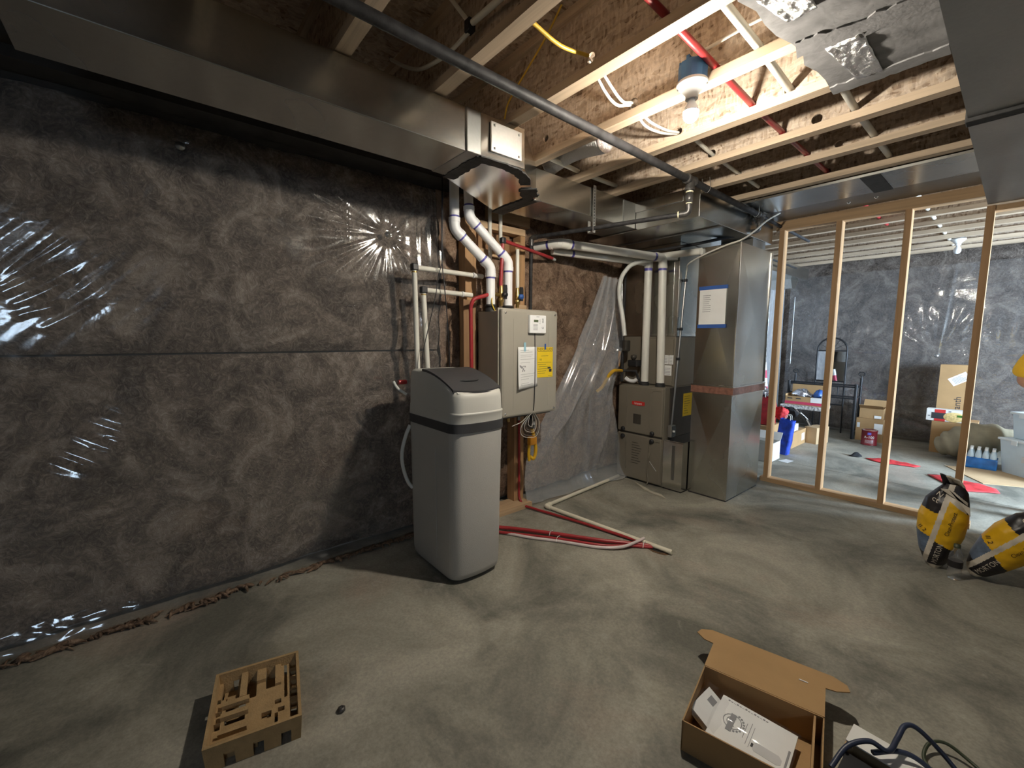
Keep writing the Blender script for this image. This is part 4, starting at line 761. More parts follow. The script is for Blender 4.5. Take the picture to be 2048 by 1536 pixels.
loft([(.826, rrect(SX0 - .012, SX1 + .015, SY0 - .009, SY1 + .013, .052, .026)), (.874, rrect(SX0 - .012, SX1 + .015, SY0 - .009, SY1 + .013, .052, .026))]).build('dark_band', 'dark_grey_plastic', sf, label='dark grey band round the cabinet')
loft([(.8745, rrect(SX0 - .010, SX1 + .010, SY0 - .006, SY1 + .010, .05, .026)), (.918, rrect(SX0 - .008, SX1 + .014, SY0 - .004, SY1 + .010, .05, .026)), (.924, rrect(SX0 - .008, SX1 + .018, SY0 - .004, SY1 + .010, .05, .026)), (.930, rrect(SX0 - .008, SX1 + .012, SY0 - .004, SY1 + .006, .05, .026))]).build('cover_skirt', 'softener_lid', sf)
def topz(x):
    t = max(0, min(1, (x - .40) / (.755 - .40))); return 1.132 - .105 * t ** 1.8
def lid_level(f, inset):
    pl_ = rrect(SX0 - .006 + inset, SX1 + .012 - inset * .6, SY0 - .002 + inset, SY1 + .005 - inset, .05, .026)
    return [(x, y, .930 + (topz(x) - .930) * f - (0 if f < 1 else 0)) for x, y in pl_]
L_ = [lid_level(0, 0), lid_level(.3, .002), lid_level(.75, .004), lid_level(.93, .008), lid_level(.985, .016), lid_level(1.0, .03)]
mb = MB(); n = len(L_[0]); vs = [p for l in L_ for p in l]
mb.add(vs, [(i * n + k, i * n + (k + 1) % n, (i + 1) * n + (k + 1) % n, (i + 1) * n + k) for i in range(len(L_) - 1) for k in range(n)], True)
mb.grid(lambda u, v: (SX0 + .024 + (SX1 - .010 - SX0 - .004) * u, SY0 + .028 + (SY1 - SY0 - .053) * v, topz(SX0 + .024 + (SX1 - .010 - SX0 - .004) * u) - .0005), 24, 4)
mb.build('top_cover', 'softener_lid', sf)
hx0, hx1, hy0, hy1 = .40, .725, SY0 + .012, SY1 - .010
def hat(u, v, dz):
    yy = hy0 + (hy1 - hy0) * v; x = hx0 + (hx1 - hx0 + .022 * (1 - ((v - .5) * 2) ** 2)) * u; return (x, yy, topz(x) + dz)
ha = MB().grid(lambda u, v: hat(u, v, .007), 26, 10); nn = 26
ha.grid(lambda u, v: hat(u, 0, .007 - .02 * v), 26, 1).grid(lambda u, v: hat(u, 1, .007 - .02 * v), 26, 1).grid(lambda u, v: hat(0, u, .007 - .02 * v), 10, 1).grid(lambda u, v: hat(1, u, .007 - .02 * v), 10, 1)
hao = ha.build('salt_lid', 'dark_grey_plastic', sf, label='dark grey sloping salt lid')
MB().tube([Vector(hat(.72, .30 + .4 * i / 8, .0085)) + Vector((.010 * math.sin(PI * i / 8), 0, 0)) for i in range(9)], [.0015] + [.0055] * 7 + [.0015], 6).build('finger_groove', 'rubber', hao)
tube('overflow_hose', 'hose_white', sf, curve([(.27, 1.125, .80), (.262, 1.10, .74), (.258, 1.075, .64), (.258, 1.08, .55), (.265, 1.105, .46), (.275, 1.13, .42)], 7), .011, 8)
tube('brine_hose', 'hose_white', sf, curve([(.24, 1.12, .98), (.23, 1.07, 1.02), (.22, 1.05, 1.06)], 5), .008, 8); MB().cyl((.20, 1.09, 1.05), (.20, 1.14, 1.05), .014, 10).build('red_valve', 'pex_red', sf)

# ================================================================== FLOOR LINES TO THE DRAIN
dp = thing('drain_pipe', 'cream plastic drain pipe lying in an L across floor', 'pipe', (.7, 2.4, 0))
tube('long_run', 'pvc_drain', dp, [(.286, 2.25, .018), (1.285, 2.338, .018)], .0145, 14); tube('wall_run', 'pvc_drain', dp, [(.275, 2.27, .018), (.19, 3.30, .018)], .0145, 14)
MB().tube(bend([(.33, 2.254, .0185), (.280, 2.247, .0185), (.276, 2.30, .0185)], .03), .0185, 14).build('elbow', 'pvc_drain', dp)
fd = thing('floor_drain', 'rusty open hole in concrete where the pipes end', 'floor drain', (1.18, 2.335, 0))
MB().prism([(1.185 + (.085 + .02 * N(math.cos(k) * 2, math.sin(k) * 2)) * math.cos(k * 2 * PI / 20), 2.335 + (.05 + .015 * N(k * .7, 1)) * math.sin(k * 2 * PI / 20)) for k in range(20)], 0, .0015).build('stained_rim', 'rust', fd)
MB().prism([(1.18 + (.062 + .012 * N(k * .9, 3)) * math.cos(k * 2 * PI / 18), 2.335 + .036 * math.sin(k * 2 * PI / 18)) for k in range(18)], .0015, .003).build('hole', 'hole_dark', fd)
for i in range(10): a = random.random() * 6.28; MB().lathe([(0, .006), (.005, .004), (.006, 0)], 6, (1.19 + .07 * math.cos(a), 2.33 + .04 * math.sin(a), .002)).build('grit', 'rust', fd)
run('floor_pipe', 'red plastic pipe, thicker of two from softener to floor drain', 'pipe', 'pex_red', curve([(.28, 1.60, .03), (.36, 1.735, .024), (.633, 1.945, .02), (.908, 2.125, .018), (1.08, 2.265, .016), (1.17, 2.33, .012)], 6), .0125, 10)
run('floor_pipe', 'red plastic pipe, thinner of two from softener to floor drain', 'pipe', 'pex_red', curve([(.30, 1.58, .02), (.40, 1.70, .014), (.70, 1.93, .012), (.95, 2.09, .012), (1.07, 2.225, .012), (1.165, 2.315, .01)], 6), .0095, 10)
wt = run('drain_tube', 'pale translucent tube curving beside red pipes on floor', 'tube', 'hose_clear', curve([(.32, 1.60, .02), (.387, 1.70, .012), (.57, 1.805, .010), (.735, 1.92, .010), (.95, 2.05, .012), (1.05, 2.155, .02), (1.085, 2.26, .034), (1.095, 2.33, .04)], 7), .0095, 10)
for (x, y) in ((.64, 1.94), (.72, 1.925), (1.12, 2.29)): run('cable_tie', 'white cable tie round floor pipes' + (' near softener' if x < .7 else ' mid way' if x < 1 else ' at drain'), 'cable tie', 'paper', [(x - .006, y + .024, .004), (x - .004, y + .022, .034), (x + .004, y - .01, .036), (x + .012, y - .028, .01)], .0018, 5)
tag(MB().prism([(.36, 3.31), (.42, 3.285), (.52, 3.245), (.60, 3.205), (.66, 3.205), (.70, 3.20), (.775, 3.145), (.70, 3.165), (.62, 3.17), (.55, 3.19), (.45, 3.25)], .001, .008).build('dried_compound', 'mud'), 'pale torn strip lying on floor before furnace', 'scrap')
tag(MB().lathe([(.011, 0), (.014, .004), (.014, .011), (.008, .015), (.004, .015), (0, .012)], 7, (1.115, .422, 0)).build('metal_nut', 'iron_fitting'), 'small dark metal nut on floor right of pulp tray', 'nut')

# ================================================================== PULP TRAY
tO = Vector((1.083, .028, 0)); e1 = Vector((.058, .262, 0)); e2 = Vector((-.322, .066, 0)); nc = 27; nr = 33
TRAY = [(.10, .40, .56, .62, .066), (.10, .40, .39, .44, .066), (.10, .40, .17, .22, .066), (.28, .36, .62, .97, .068), (.48, .59, .80, .97, .062), (.71, .79, .66, .97, .060), (.07, .27, .74, .96, .012), (.37, .47, .60, .96, .012), (.60, .70, .66, .96, .012), (.80, .87, .45, .96, .012), (.88, .965, .88, .96, .012), (.88, .965, .73, .82, .012), (.88, .965, .56, .66, .012), (.88, .965, .41, .50, .012), (.88, .965, .12, .32, .012),
        (.57, .67, .24, .32, .03), (.74, .83, .27, .34, .03), (.71, .79, .40, .46, .03), (.71, .75, .06, .27, .012), (.14, .38, .50, .55, .02), (.14, .38, .33, .38, .02), (.12, .50, .09, .16, .02), (.04, .10, .66, .72, .02), (.04, .10, .48, .56, .02), (.04, .10, .30, .38, .02), (.04, .12, .05, .14, .02), (.07, .16, .60, .74, .045)]
ty = MB(); feet = lambda k: (k % 8) < 5
def tp(c, r, z):
    k = 1 - .045 * (1 - z / .085); cx = (c / nc - .5) * k + .5; cy = (r / nr - .5) * k + .5; p = tO + e1 * cx + e2 * cy; p.z = z; return p
for ri in range(nr):
    for ci in range(nc):
        edge = ri in (0, nr - 1) or ci in (0, nc - 1); u = (ci + .5) / nc; v = (ri + .5) / nr; h = .085 if edge else .050
        if not edge:
            for (a, b, c, d, hh) in TRAY:
                if a <= u <= b and c <= v <= d: h = hh
        zb = 0.0 if (edge and (feet(ci) if ri in (0, nr - 1) else feet(ri))) else (.048 if edge else (0.0 if h < .025 else h - .016))
        if zb >= h: zb = h - .01
        vs = [tp(ci + a, ri + b, z) for z in (zb, h) for b in (0, 1) for a in (0, 1)]
        ty.add(vs, [(0, 2, 3, 1), (4, 5, 7, 6), (0, 1, 5, 4), (2, 6, 7, 3), (0, 4, 6, 2), (1, 3, 7, 5)])
tag(ty.build('pulp_packing_tray', 'pulp'), 'brown moulded pulp packing tray lying on floor at left', 'packing tray')

# ================================================================== OPEN CARTON WITH BOOKLETS
cbx = thing('cardboard_carton', 'open brown cardboard carton with lid folded back, holding booklets', 'box', (2.09, 1.39, 0))
cM = frame_M((1.893, 1.49, 0), (.975, .222, 0), (.19, -.98, 0)); cM = frame_M((1.889, 1.494, 0), (.351, .08, 0), (.055, -.28, 0))
W_, D_2, H_ = .362, .29, .10; tk = .004
def cbox(name, *a, **k): return box(name, 'cardboard', cbx, *a, M=cM, **k)
cbox('bottom', 0, W_, 0, D_2, -.003, 0.0); cbox('side_panel', 0, tk, 0, D_2, -.103, -.003); cbox('side_panel', W_ - tk, W_, 0, D_2, -.103, -.003); cbox('back_panel', 0, W_, 0, tk, -.103, -.003); cbox('front_panel', 0, W_, D_2 - tk, D_2, -.103, -.003)
cbox('inner_flap', W_ - .028, W_ - .022, .004, D_2 - .004, -.098, -.003)
lid = MB().prism([(0, -.001), (0, -.145), (-.035, -.148), (-.068, -.175), (-.058, -.205), (-.02, -.225), (W_ + .02, -.225), (W_ + .06, -.205), (W_ + .068, -.175), (W_ + .03, -.15), (W_, -.145), (W_, -.001)], -.104, -.1005, cM); lid.build('lid_flap', 'cardboard', cbx)
MB().box(.285, .312, -.135, -.131, -.1065, -.1045, cM).build('tape_scrap', 'paper_grey', cbx)
for o_ in list(cbx.children): pass
# (the carton frame has its z axis pointing down, so negative heights are above the floor)
bk = thing('instruction_booklet', 'white owner booklet in clear sleeve lying in the carton', 'booklet', (2.10, 1.38, .02))
bM = cM @ Matrix.Translation((.075, .035, -.045)) @ Matrix.Rotation(.12, 4, 'Z') @ Matrix.Rotation(.10, 4, 'X') @ Matrix.Rotation(-.02, 4, 'Y')
box('pages', 'paper', bk, 0, .225, .0, .20, -.006, 0, M=bM)
pr = MB()
def ring(cx, cy, r0, r1, a0, a1, n=16):
    vs = []
    for i in range(n + 1):
        a = a0 + (a1 - a0) * i / n; vs += [bM @ Vector((cx + r0 * math.cos(a), cy + r0 * math.sin(a), -.0066)), bM @ Vector((cx + r1 * math.cos(a), cy + r1 * math.sin(a), -.0066))]
    pr.add(vs, [(2 * i, 2 * i + 1, 2 * i + 3, 2 * i + 2) for i in range(n)])
ring(.055, .085, .026, .029, 0, 2 * PI); ring(.055, .085, .015, .018, 1.0, 5.2)
for i in range(9): a = -1.2 + i * .3; pr.box(.055 + .034 * math.cos(a) - .003, .055 + .034 * math.cos(a) + .003, .085 + .034 * math.sin(a) - .003, .085 + .034 * math.sin(a) + .003, -.0068, -.0062, bM)
for (x0, x1, y0, y1) in ((.094, .0955, .06, .12), (.106, .1075, .05, .135), (.116, .1172, .06, .14), (.213, .219, .07, .19)): pr.box(x0, x1, y0, y1, -.0068, -.0062, bM)
for i in range(14): pr.box(.02 + i * .009, .026 + i * .009, .008 + .002 * (i % 3), .013, -.0068, -.0062, bM)
pr.build('printing', 'ink_grey', bk, fix=False)
MB().box(.044, .061, .055, .125, -.0072, -.0062, bM).build('logo_bar', 'ink_grey', bk)
MB().prism([(.128, .115), (.133, .108), (.195, .108), (.205, .118), (.205, .135), (.195, .142), (.133, .142), (.128, .135)], -.0068, -.0062, bM).build('tank_picture', 'paper_grey', bk); MB().box(.121, .1275, .118, .132, -.0068, -.0062, bM).build('tank_head_picture', 'ink', bk)
MB().grid(lambda u, v: bM @ Vector((-.008 + .24 * u, -.006 + .21 * v, -.0085 - .0012 * (1 + N(u * 5, v * 5, 2)) - .006 * math.exp(-((v - .35 - .25 * u) / .03) ** 2))), 24, 20).build('clear_sleeve', 'bag_clear', bk, fix=False)
b2 = thing('leaflet_pack', 'bagged leaflets standing at left end inside the carton', 'leaflets', (1.95, 1.38, .02))
b2M = cM @ Matrix.Translation((.020, .05, -.05)) @ Matrix.Rotation(.25, 4, 'Z') @ Matrix.Rotation(-.5, 4, 'Y')
for i in range(4): box('leaflet', ('paper', 'cardboard_white', 'paper_grey', 'paper')[i], b2, 0, .075, 0, .13, -.004 - i * .006, -i * .006, M=b2M)
MB().box(.02, .045, .02, .05, -.0225, -.022, b2M).build('printing', 'ink_grey', b2)
MB().grid(lambda u, v: b2M @ Vector((-.01 + .10 * u, -.01 + .15 * v, -.028 - .008 * (1 + N(u * 5, v * 5, 9)))), 14, 16).build('clear_bag', 'bag_clear', b2, fix=False)

# small carton and cords at bottom right
sc_ = thing('small_carton', 'small pale carton, lidless, beside the coiled cords at bottom edge', 'box', (2.40, 1.5, 0))
sM = frame_M((2.308, 1.618, 0), (.16, -.005, 0), (-.01, -.2, 0))
box('bottom', 'cardboard_pale', sc_, 0, .26, 0, .20, -.003, 0, M=sM); box('side_panel', 'cardboard_pale', sc_, 0, .003, 0, .1, -.10, 0, M=sM); box('side_panel', 'cardboard_pale', sc_, .257, .26, 0, .2, -.10, 0, M=sM); box('back_panel', 'cardboard_pale', sc_, 0, .26, 0, .003, -.10, 0, M=sM)
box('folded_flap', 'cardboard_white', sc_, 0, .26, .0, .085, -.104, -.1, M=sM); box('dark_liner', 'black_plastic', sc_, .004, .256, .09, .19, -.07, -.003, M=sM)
def cord(label, mt, pts, r): run('coiled_cord', label, 'cord', mt, curve(pts, 8), r, 8, 'coiled cords at bottom edge')
cord('dark blue cord looping over the small pale carton', 'cable_blue', [(2.30, 1.40, .10), (2.32, 1.47, .135), (2.36, 1.52, .15), (2.40, 1.535, .14), (2.41, 1.60, .145), (2.42, 1.655, .16), (2.45, 1.68, .15), (2.52, 1.69, .09), (2.60, 1.66, .02)], .007)
cord('dark blue cord arching low across the carton flap', 'cable_blue', [(2.37, 1.515, .125), (2.42, 1.575, .128), (2.47, 1.59, .12), (2.55, 1.575, .08), (2.62, 1.55, .02)], .007)
cord('thin olive cord looping on floor right of small carton', 'cable_green', [(2.49, 1.72, .008), (2.46, 1.76, .012), (2.465, 1.815, .03), (2.50, 1.85, .035), (2.56, 1.84, .02), (2.66, 1.78, .008)], .005)
cord('thin dark cord end lying on floor right of small carton', 'cable_green', [(2.44, 1.745, .006), (2.49, 1.74, .006), (2.55, 1.715, .006), (2.62, 1.68, .006)], .0035)

# ================================================================== SALT BAGS AND BOTTLE
ROWS = [(0, 2.300, 2.352), (.03, 2.275, 2.375), (.10, 2.250, 2.402), (.20, 2.233, 2.432), (.30, 2.233, 2.443), (.40, 2.258, 2.437), (.46, 2.300, 2.428), (.50, 2.330, 2.405)]
def rowat(z):
    z = max(0, min(.5, z))
    for (a, b) in zip(ROWS, ROWS[1:]):
        if z <= b[0]:
            t = (z - a[0]) / (b[0] - a[0]); return a[1] + (b[1] - a[1]) * t, a[2] + (b[2] - a[2]) * t
    return ROWS[-1][1:]
BY = 3.43
def bag_pt(x, z, side, off=0.):
    l, r = rowat(z); u = max(-1, min(1, (x - (l + r) / 2) / ((r - l) / 2))); th = .085 * (1 - abs(u) ** 2.4) ** .55 * (1 - .75 * max(0, (z - .30) / .2) ** 1.3) * (.55 + .45 * min(1, z / .08))
    return Vector((x, BY + side * (th + off) + .006 * N(x * 30, z * 22, side), z))
BAGM = ['bag_yellow', 'bag_black', 'bag_blue', 'bag_white']
def bag_mat(x, z, side):
    s = x - (2.280 + .17 * z)
    if side > 0: return 0 if z > .15 else 1
    if abs(s) < .012: return 3
    if z < .022 and x < 2.36: return 3
    if s < 0:
        if z > .335 + .25 * (x - 2.3) * -1: return 1
        return 0 if z > .195 - .3 * (x - 2.28) else (2 if z > .085 - .3 * (x - 2.28) else 1)
    if z > .405 - .9 * (x - 2.37): return 3 if z < .47 and x < 2.43 and z < .44 + (2.40 - x) * .9 else 1
    return 1 if z < .175 - .55 * (x - 2.33) - .01 and x < 2.40 else 0
def make_bag(name, label):
    t = thing(name, label, 'bag', (2.326, BY, 0), 'water softener salt bags')
    mb = MB(); nu, nv = 90, 110
    for side in (-1, 1):
        def fnb(u, v):
            z = .5 * v; l, r = rowat(z); uu = math.sin((u - .5) * PI); x = (l + r) / 2 + (r - l) / 2 * uu; return bag_pt(x, z, side)
        def mf(u, v):
            z = .5 * v; l, r = rowat(z); return bag_mat((l + r) / 2 + (r - l) / 2 * math.sin((u - .5) * PI), z, side)
        mb.grid(fnb, nu, nv, True, mf)
    b = bmesh.new(); o = mb.build('sack_body', BAGM, t, fix=False); b.from_mesh(o.data); bmesh.ops.remove_doubles(b, verts=b.verts, dist=.0008); bmesh.ops.recalc_face_normals(b, faces=b.faces); b.to_mesh(o.data); b.free()
    # folded neck and flap
    MB().prism([(2.322, .47), (2.44, .395), (2.446, .345), (2.40, .41), (2.352, .475)], BY - .052, BY - .046, f=lambda p: (p[0], p[2], p[1])).build('folded_flap', 'bag_white', t, .001)
    MB().grid(lambda u, v: (2.328 + .085 * u - .02 * v, BY - .022 + .04 * math.sin(u * PI) * (1 - v) - .01 * v, .492 + .065 * v * (1 - .35 * u) + .006 * N(u * 9, v * 5)), 10, 6, True, lambda u, v: 1 if u < .35 else 0).build('gathered_neck', ['bag_white', 'bag_black'], t, fix=False, solid=.006)
    def on(cx, cz, ang):
        ca, sa = math.cos(ang), math.sin(ang); return lambda p: bag_pt(cx + p.x * ca - p.y * sa, cz + p.x * sa + p.y * ca, -1, .0035)
    ang = math.atan2(1, .17)
    text('MORTON', .034, None, 'bag_white', t, f=on(2.338, .098, ang), squeeze=.85); text('Clean-Protect', .026, None, 'bag_black', t, f=on(2.378, .285, ang), squeeze=.95)
    text('ct', .040, None, 'bag_white', t, f=on(2.305, .405, -.35)); text('N', .036, None, 'bag_white', t, f=on(2.318, .435, -.5)); text('II 2', .03, None, 'bag_black', t, f=on(2.264, .225, -.6))
    return t
make_bag('salt_bag', 'upright yellow and black salt bag with folded top by stud wall')
g2 = make_bag('salt_bag', 'leaning yellow and black salt bag cut by right edge')
g2.rotation_euler = (0, math.radians(27), math.radians(-4)); g2.location = (2.480, BY + .01, .018)
wbm = thing('water_bottle', 'small clear plastic water bottle standing between salt bags', 'bottle', (2.413, 3.315, 0))
MB().lathe([(.0, .003), (.026, 0), (.030, .006), (.030, .05), (.027, .06), (.030, .07), (.030, .12), (.027, .14), (.014, .165), (.012, .185), (0, .185)], 18, (2.413, 3.315, 0)).build('bottle_body', 'bottle_plastic', wbm); MB().lathe([(.0145, .178), (.0145, .196), (0, .197)], 14, (2.413, 3.315, 0)).build('cap', 'cable_green', wbm); MB().lathe([(.0306, .07), (.0306, .105)], 18, (2.413, 3.315, 0)).build('wrapper', 'bag_black', wbm, fix=False)

# ================================================================== NEXT ROOM
fdn = thing('branch_duct', 'bluish galvanized branch duct high in next room corner', 'duct', (.45, 6.0, 2.1))
box('duct_section', 'galv', fdn, .20, .60, 4.6, 6.9, 2.12, 2.27, .003); MB().prism([(6.55, 2.12), (6.85, 2.12), (6.72, 2.0), (6.62, 2.0)], .25, .50, f=lambda p: (p[2], p[0], p[1])).build('boot', 'galv', fdn)
run('gas_stub', 'thin black rod crossing below duct in next room', 'pipe', 'black_iron', [(.66, 4.8, 2.22), (.66, 6.2, 2.20)], .011, 8)
run('corner_trim', 'bright thin metal strip in corner of next room', 'trim', 'steel_grey', [(.30, 7.42, .95), (.30, 7.42, 1.95)], .005, 6)
def carton(name, label, x0, x1, y0, y1, z0_, z1_, mt='cardboard', rot=0., flaps=0, grp=None, lab=True, cat='box'):
    t = thing(name, label, cat, ((x0 + x1) / 2, (y0 + y1) / 2, z0_), grp); c = Vector(((x0 + x1) / 2, (y0 + y1) / 2, 0)); M = Matrix.Translation(c) @ Matrix.Rotation(rot, 4, 'Z') @ Matrix.Translation(-c); k = .004
    box('bottom', mt, t, x0, x1, y0, y1, z0_, z0_ + k, M=M); box('side_panel', mt, t, x0, x0 + k, y0, y1, z0_ + k, z1_, M=M); box('side_panel', mt, t, x1 - k, x1, y0, y1, z0_ + k, z1_, M=M); box('end_panel', mt, t, x0 + k, x1 - k, y0, y0 + k, z0_ + k, z1_, M=M); box('end_panel', mt, t, x0 + k, x1 - k, y1 - k, y1, z0_ + k, z1_, M=M)
    if flaps == 0:
        box('top_flap', mt, t, x0, x1, y0, (y0 + y1) / 2 - .002, z1_, z1_ + k, M=M); box('top_flap', mt, t, x0, x1, (y0 + y1) / 2 + .002, y1, z1_, z1_ + k, M=M); box('tape', 'cardboard_pale', t, x0 - .001, x1 + .001, (y0 + y1) / 2 - .02, (y0 + y1) / 2 + .02, z1_ + k, z1_ + k + .001, M=M)
    elif flaps == 1:
        for (yy, s) in ((y0, -1), (y1, 1)): box('top_flap', mt, t, x0, x1, 0, .10, -.002, .002, M=M @ Matrix.Translation((0, yy, z1_)) @ Matrix.Rotation((.9 if s > 0 else PI - .5), 4, 'X'))
    return t, M
carton('carton', 'open white carton on floor at foot of the return duct', .60, .92, 4.98, 5.25, 0, .20, 'cardboard_white', .0, 1)
t, M = carton('carton', 'long closed brown carton on floor in next room', .58, .862, 5.80, 6.33, 0, .185); box('shipping_label', 'paper', t, .862, .8632, 6.18, 6.28, .05, .14)
t, M = carton('carton', 'squarish tan carton with tape on floor in front of the bed frame', .875, 1.02, 6.32, 6.58, 0, .205, 'cardboard_pale', -.25); 
carton('carton', 'small white carton on top of long brown carton', .70, .84, 5.92, 6.10, .192, .27, 'cardboard_white')
carton('carton', 'dark brown carton under the red gift bag', .42, .74, 5.42, 5.76, 0, .30, 'cardboard', 0)
t, M = carton('carton', 'brown carton with white labels behind the paint can', 1.225, 1.50, 7.06, 7.40, 0, .29); box('shipping_label', 'paper', t, 1.41, 1.495, 7.0588, 7.06, .11, .24); box('sticker', 'paper_grey', t, 1.235, 1.265, 7.0588, 7.06, .17, .235)
t, M = carton('carton', 'brown open-flapped carton stacked on carton behind paint can', 1.24, 1.48, 7.08, 7.36, .297, .43, 'cardboard', .05, 1); box('shipping_label', 'paper', t, 1.40, 1.47, 7.077, 7.0785, .305, .34)
carton('carton', 'brown carton carrying the noodle box and tall carton', 1.94, 2.30, 6.98, 7.46, 0, .365)
t, M = carton('carton', 'tall brown carton standing upright with white shipping label', 1.94, 2.22, 7.25, 7.42, .372, 1.02)
box('shipping_label', 'paper', t, -.085, .085, -.001, .0, -.05, .05, M=Matrix.Translation((2.11, 7.2495, .86)) @ Matrix.Rotation(-.6, 4, 'Y')); pr = MB()
for i in range(6): pr.box(-.06, .02 + .04 * random.random(), -.0016, -.001, -.035 + i * .012, -.029 + i * .012, Matrix.Translation((2.11, 7.2495, .86)) @ Matrix.Rotation(-.6, 4, 'Y'))
pr.build('printing', 'ink_grey', t); text('ranth', .085, frame_M((2.115, 7.2485, .56), (0, 0, 1), (-1, 0, 0)), 'ink', t)
nb = thing('noodle_box', 'white and red food carton printed with plate of noodles', 'box', (2.04, 7.05, .37))
box('box_body', 'cardboard_white', nb, 1.885, 2.20, 7.0, 7.12, .3725, .51, .002); box('red_panel', 'box_red', nb, 1.955, 2.045, 6.9985, 7.0, .373, .508); box('dark_panel', 'ink', nb, 1.93, 2.055, 6.9978, 6.9985, .40, .47)
MB().lathe([(0, .002), (.085, .002), (.092, 0)], 24, (2.12, 6.998, .43), Matrix.Diagonal((1, 1, .62, 1)) @ Matrix.Rotation(PI / 2, 4, 'X')).build('plate_print', 'pasta', nb); box('herb_print', 'green_leaf', nb, 2.14, 2.18, 6.9945, 6.996, .435, .46)
for (x, z) in ((1.90, .42), (2.07, .485)): box('small_print', 'ink_grey', nb, x, x + .02, 6.9985, 7.0, z, z + .015)
# bed frame with finials, mirror
bf = thing('bed_frame', 'black metal bed frame end with ring finials against far film wall', 'bed frame', (.8, 7.17, 0))
for x in (.42, 1.195):
    tube('post', 'black_metal', bf, [(x, 7.05, 0), (x, 7.05, .73)], .019, 10); tube('post', 'black_metal', bf, [(x, 7.30, 0), (x, 7.30, .80)], .016, 10)
    f_ = MB(); f_.tube([(x + .035 * math.cos(2 * PI * k / 16), 7.30, .855 + .026 * math.sin(2 * PI * k / 16)) for k in range(17)], .006, 6, False); f_.tube([(x - .035, 7.30, .855), (x + .035, 7.30, .855)], .004, 6).tube([(x, 7.30, .79), (x, 7.30, .83)], [.012, .006], 8); f_.build('finial', 'black_metal', bf)
    tube('side_rail', 'black_metal', bf, [(x, 7.05, .69), (x, 7.30, .69)], .011, 8); tube('side_rail', 'black_metal', bf, [(x, 7.05, .55), (x, 7.30, .55)], .011, 8)
for z in (.715, .69, .56, .535): tube('cross_rail', 'black_metal', bf, [(.42, 7.05, z), (1.195, 7.05, z)], .010, 8)
for x in (.60, .80, 1.0): tube('spindle', 'black_metal', bf, [(x, 7.05, .56), (x, 7.05, .69)], .006, 6)
mr = thing('arched_mirror', 'arched mirror in thin black metal frame behind the bed frame', 'mirror', (.825, 7.36, .35))
mx0, mx1 = .655, 1.0; mc = (mx0 + mx1) / 2; mR = (mx1 - mx0) / 2
arch = [(mx0, 7.36, .40), (mx0, 7.36, 1.17)] + [(mc - mR * math.cos(PI * k / 14), 7.36, 1.17 + mR * math.sin(PI * k / 14)) for k in range(1, 15)] + [(mx1, 7.36, .40)]
tube('frame', 'black_metal', mr, arch, .011, 8); tube('frame_rail', 'black_metal', mr, [(mx0, 7.36, 1.16), (mx1, 7.36, 1.16)], .008, 8); tube('frame_rail', 'black_metal', mr, [(mx0, 7.36, .73), (mx1, 7.36, .73)], .010, 8); tube('frame_rail', 'black_metal', mr, [(mx0, 7.36, .40), (mx1, 7.36, .40)], .010, 8)
box('glass', 'glass_mirror', mr, mx0 + .012, mx1 - .012, -.003, .003, 0, .41, M=Matrix.Translation((0, 7.345, .74)) @ Matrix.Rotation(-.07, 4, 'X'))
for k in range(1, 6): a = PI * k / 6; tube('spoke', 'black_metal', mr, [(mc - .04 * math.cos(a), 7.36, 1.165 + .04 * math.sin(a)), (mc - mR * math.cos(a), 7.36, 1.17 + mR * math.sin(a))], .003, 5)
for x in (mx0, mx1): tube('stand_leg', 'black_metal', mr, [(x, 7.36, .40), (x, 7.38, 0)], .009, 8)
# zebra-topped bench with a produce box
zb = thing('bench', 'low bench with zebra patterned cloth top in next room', 'bench', (.70, 6.78, 0))
box('cushion', 'zebra', zb, .46, .95, 6.60, 6.98, .38, .43, .01)
for (x, y) in ((.48, 6.62), (.93, 6.62), (.48, 6.96), (.93, 6.96)): tube('leg', 'black_metal', zb, [(x, y, 0), (x, y, .38)], .012, 8)
pb = thing('produce_box', 'open brown produce box with crimson band on bench', 'box', (.72, 6.8, .43))
px0, px1, py0, py1, pz = .50, .925, 6.66, 6.94, .432
box('bottom', 'cardboard', pb, px0, px1, py0, py1, pz, pz + .004); box('front_panel', 'cardboard', pb, px0, px1, py0, py0 + .004, pz + .004, pz + .115); box('back_panel', 'cardboard', pb, px0, px1, py1 - .004, py1, pz + .004, pz + .26); box('side_panel', 'cardboard', pb, px0, px0 + .004, py0, py1, pz + .004, pz + .14); box('side_panel', 'cardboard_white', pb, px1 - .004, px1, py0, py1, pz + .004, pz + .14)
box('crimson_band', 'crimson', pb, px0, px1, py0 - .002, py0, pz + .01, pz + .045); box('white_corner', 'cardboard_white', pb, .80, px1, py0 - .0015, py0 - .0005, pz + .047, pz + .114)
for x in (.56, .66): MB().prism([(-.03, -.006), (.03, -.006), (.024, .008), (-.024, .008)], 0, .002, frame_M((x, py0 - .0005, pz + .085), (1, 0, 0), (0, 0, 1))).build('hand_hole', 'ink', pb)
def lump(name, label, cat, mt, c, r, sq=(1, 1, 1), amp=.25, seed=0, grp=None):
    mb = MB().grid(lambda u, v: Vector(c) + Vector((math.cos(u * 2 * PI) * math.sin(v * PI) * sq[0], math.sin(u * 2 * PI) * math.sin(v * PI) * sq[1], -math.cos(v * PI) * sq[2])) * r * (1 + amp * N(math.cos(u * 2 * PI) * 2.5 + seed, math.sin(u * 2 * PI) * 2.5, v * 5) + amp * .6 * N(math.cos(u * 2 * PI) * 7 + seed, math.sin(u * 2 * PI) * 7, v * 13)), 28, 18)
    return tag(mb.build(name, mt), label, cat, grp)
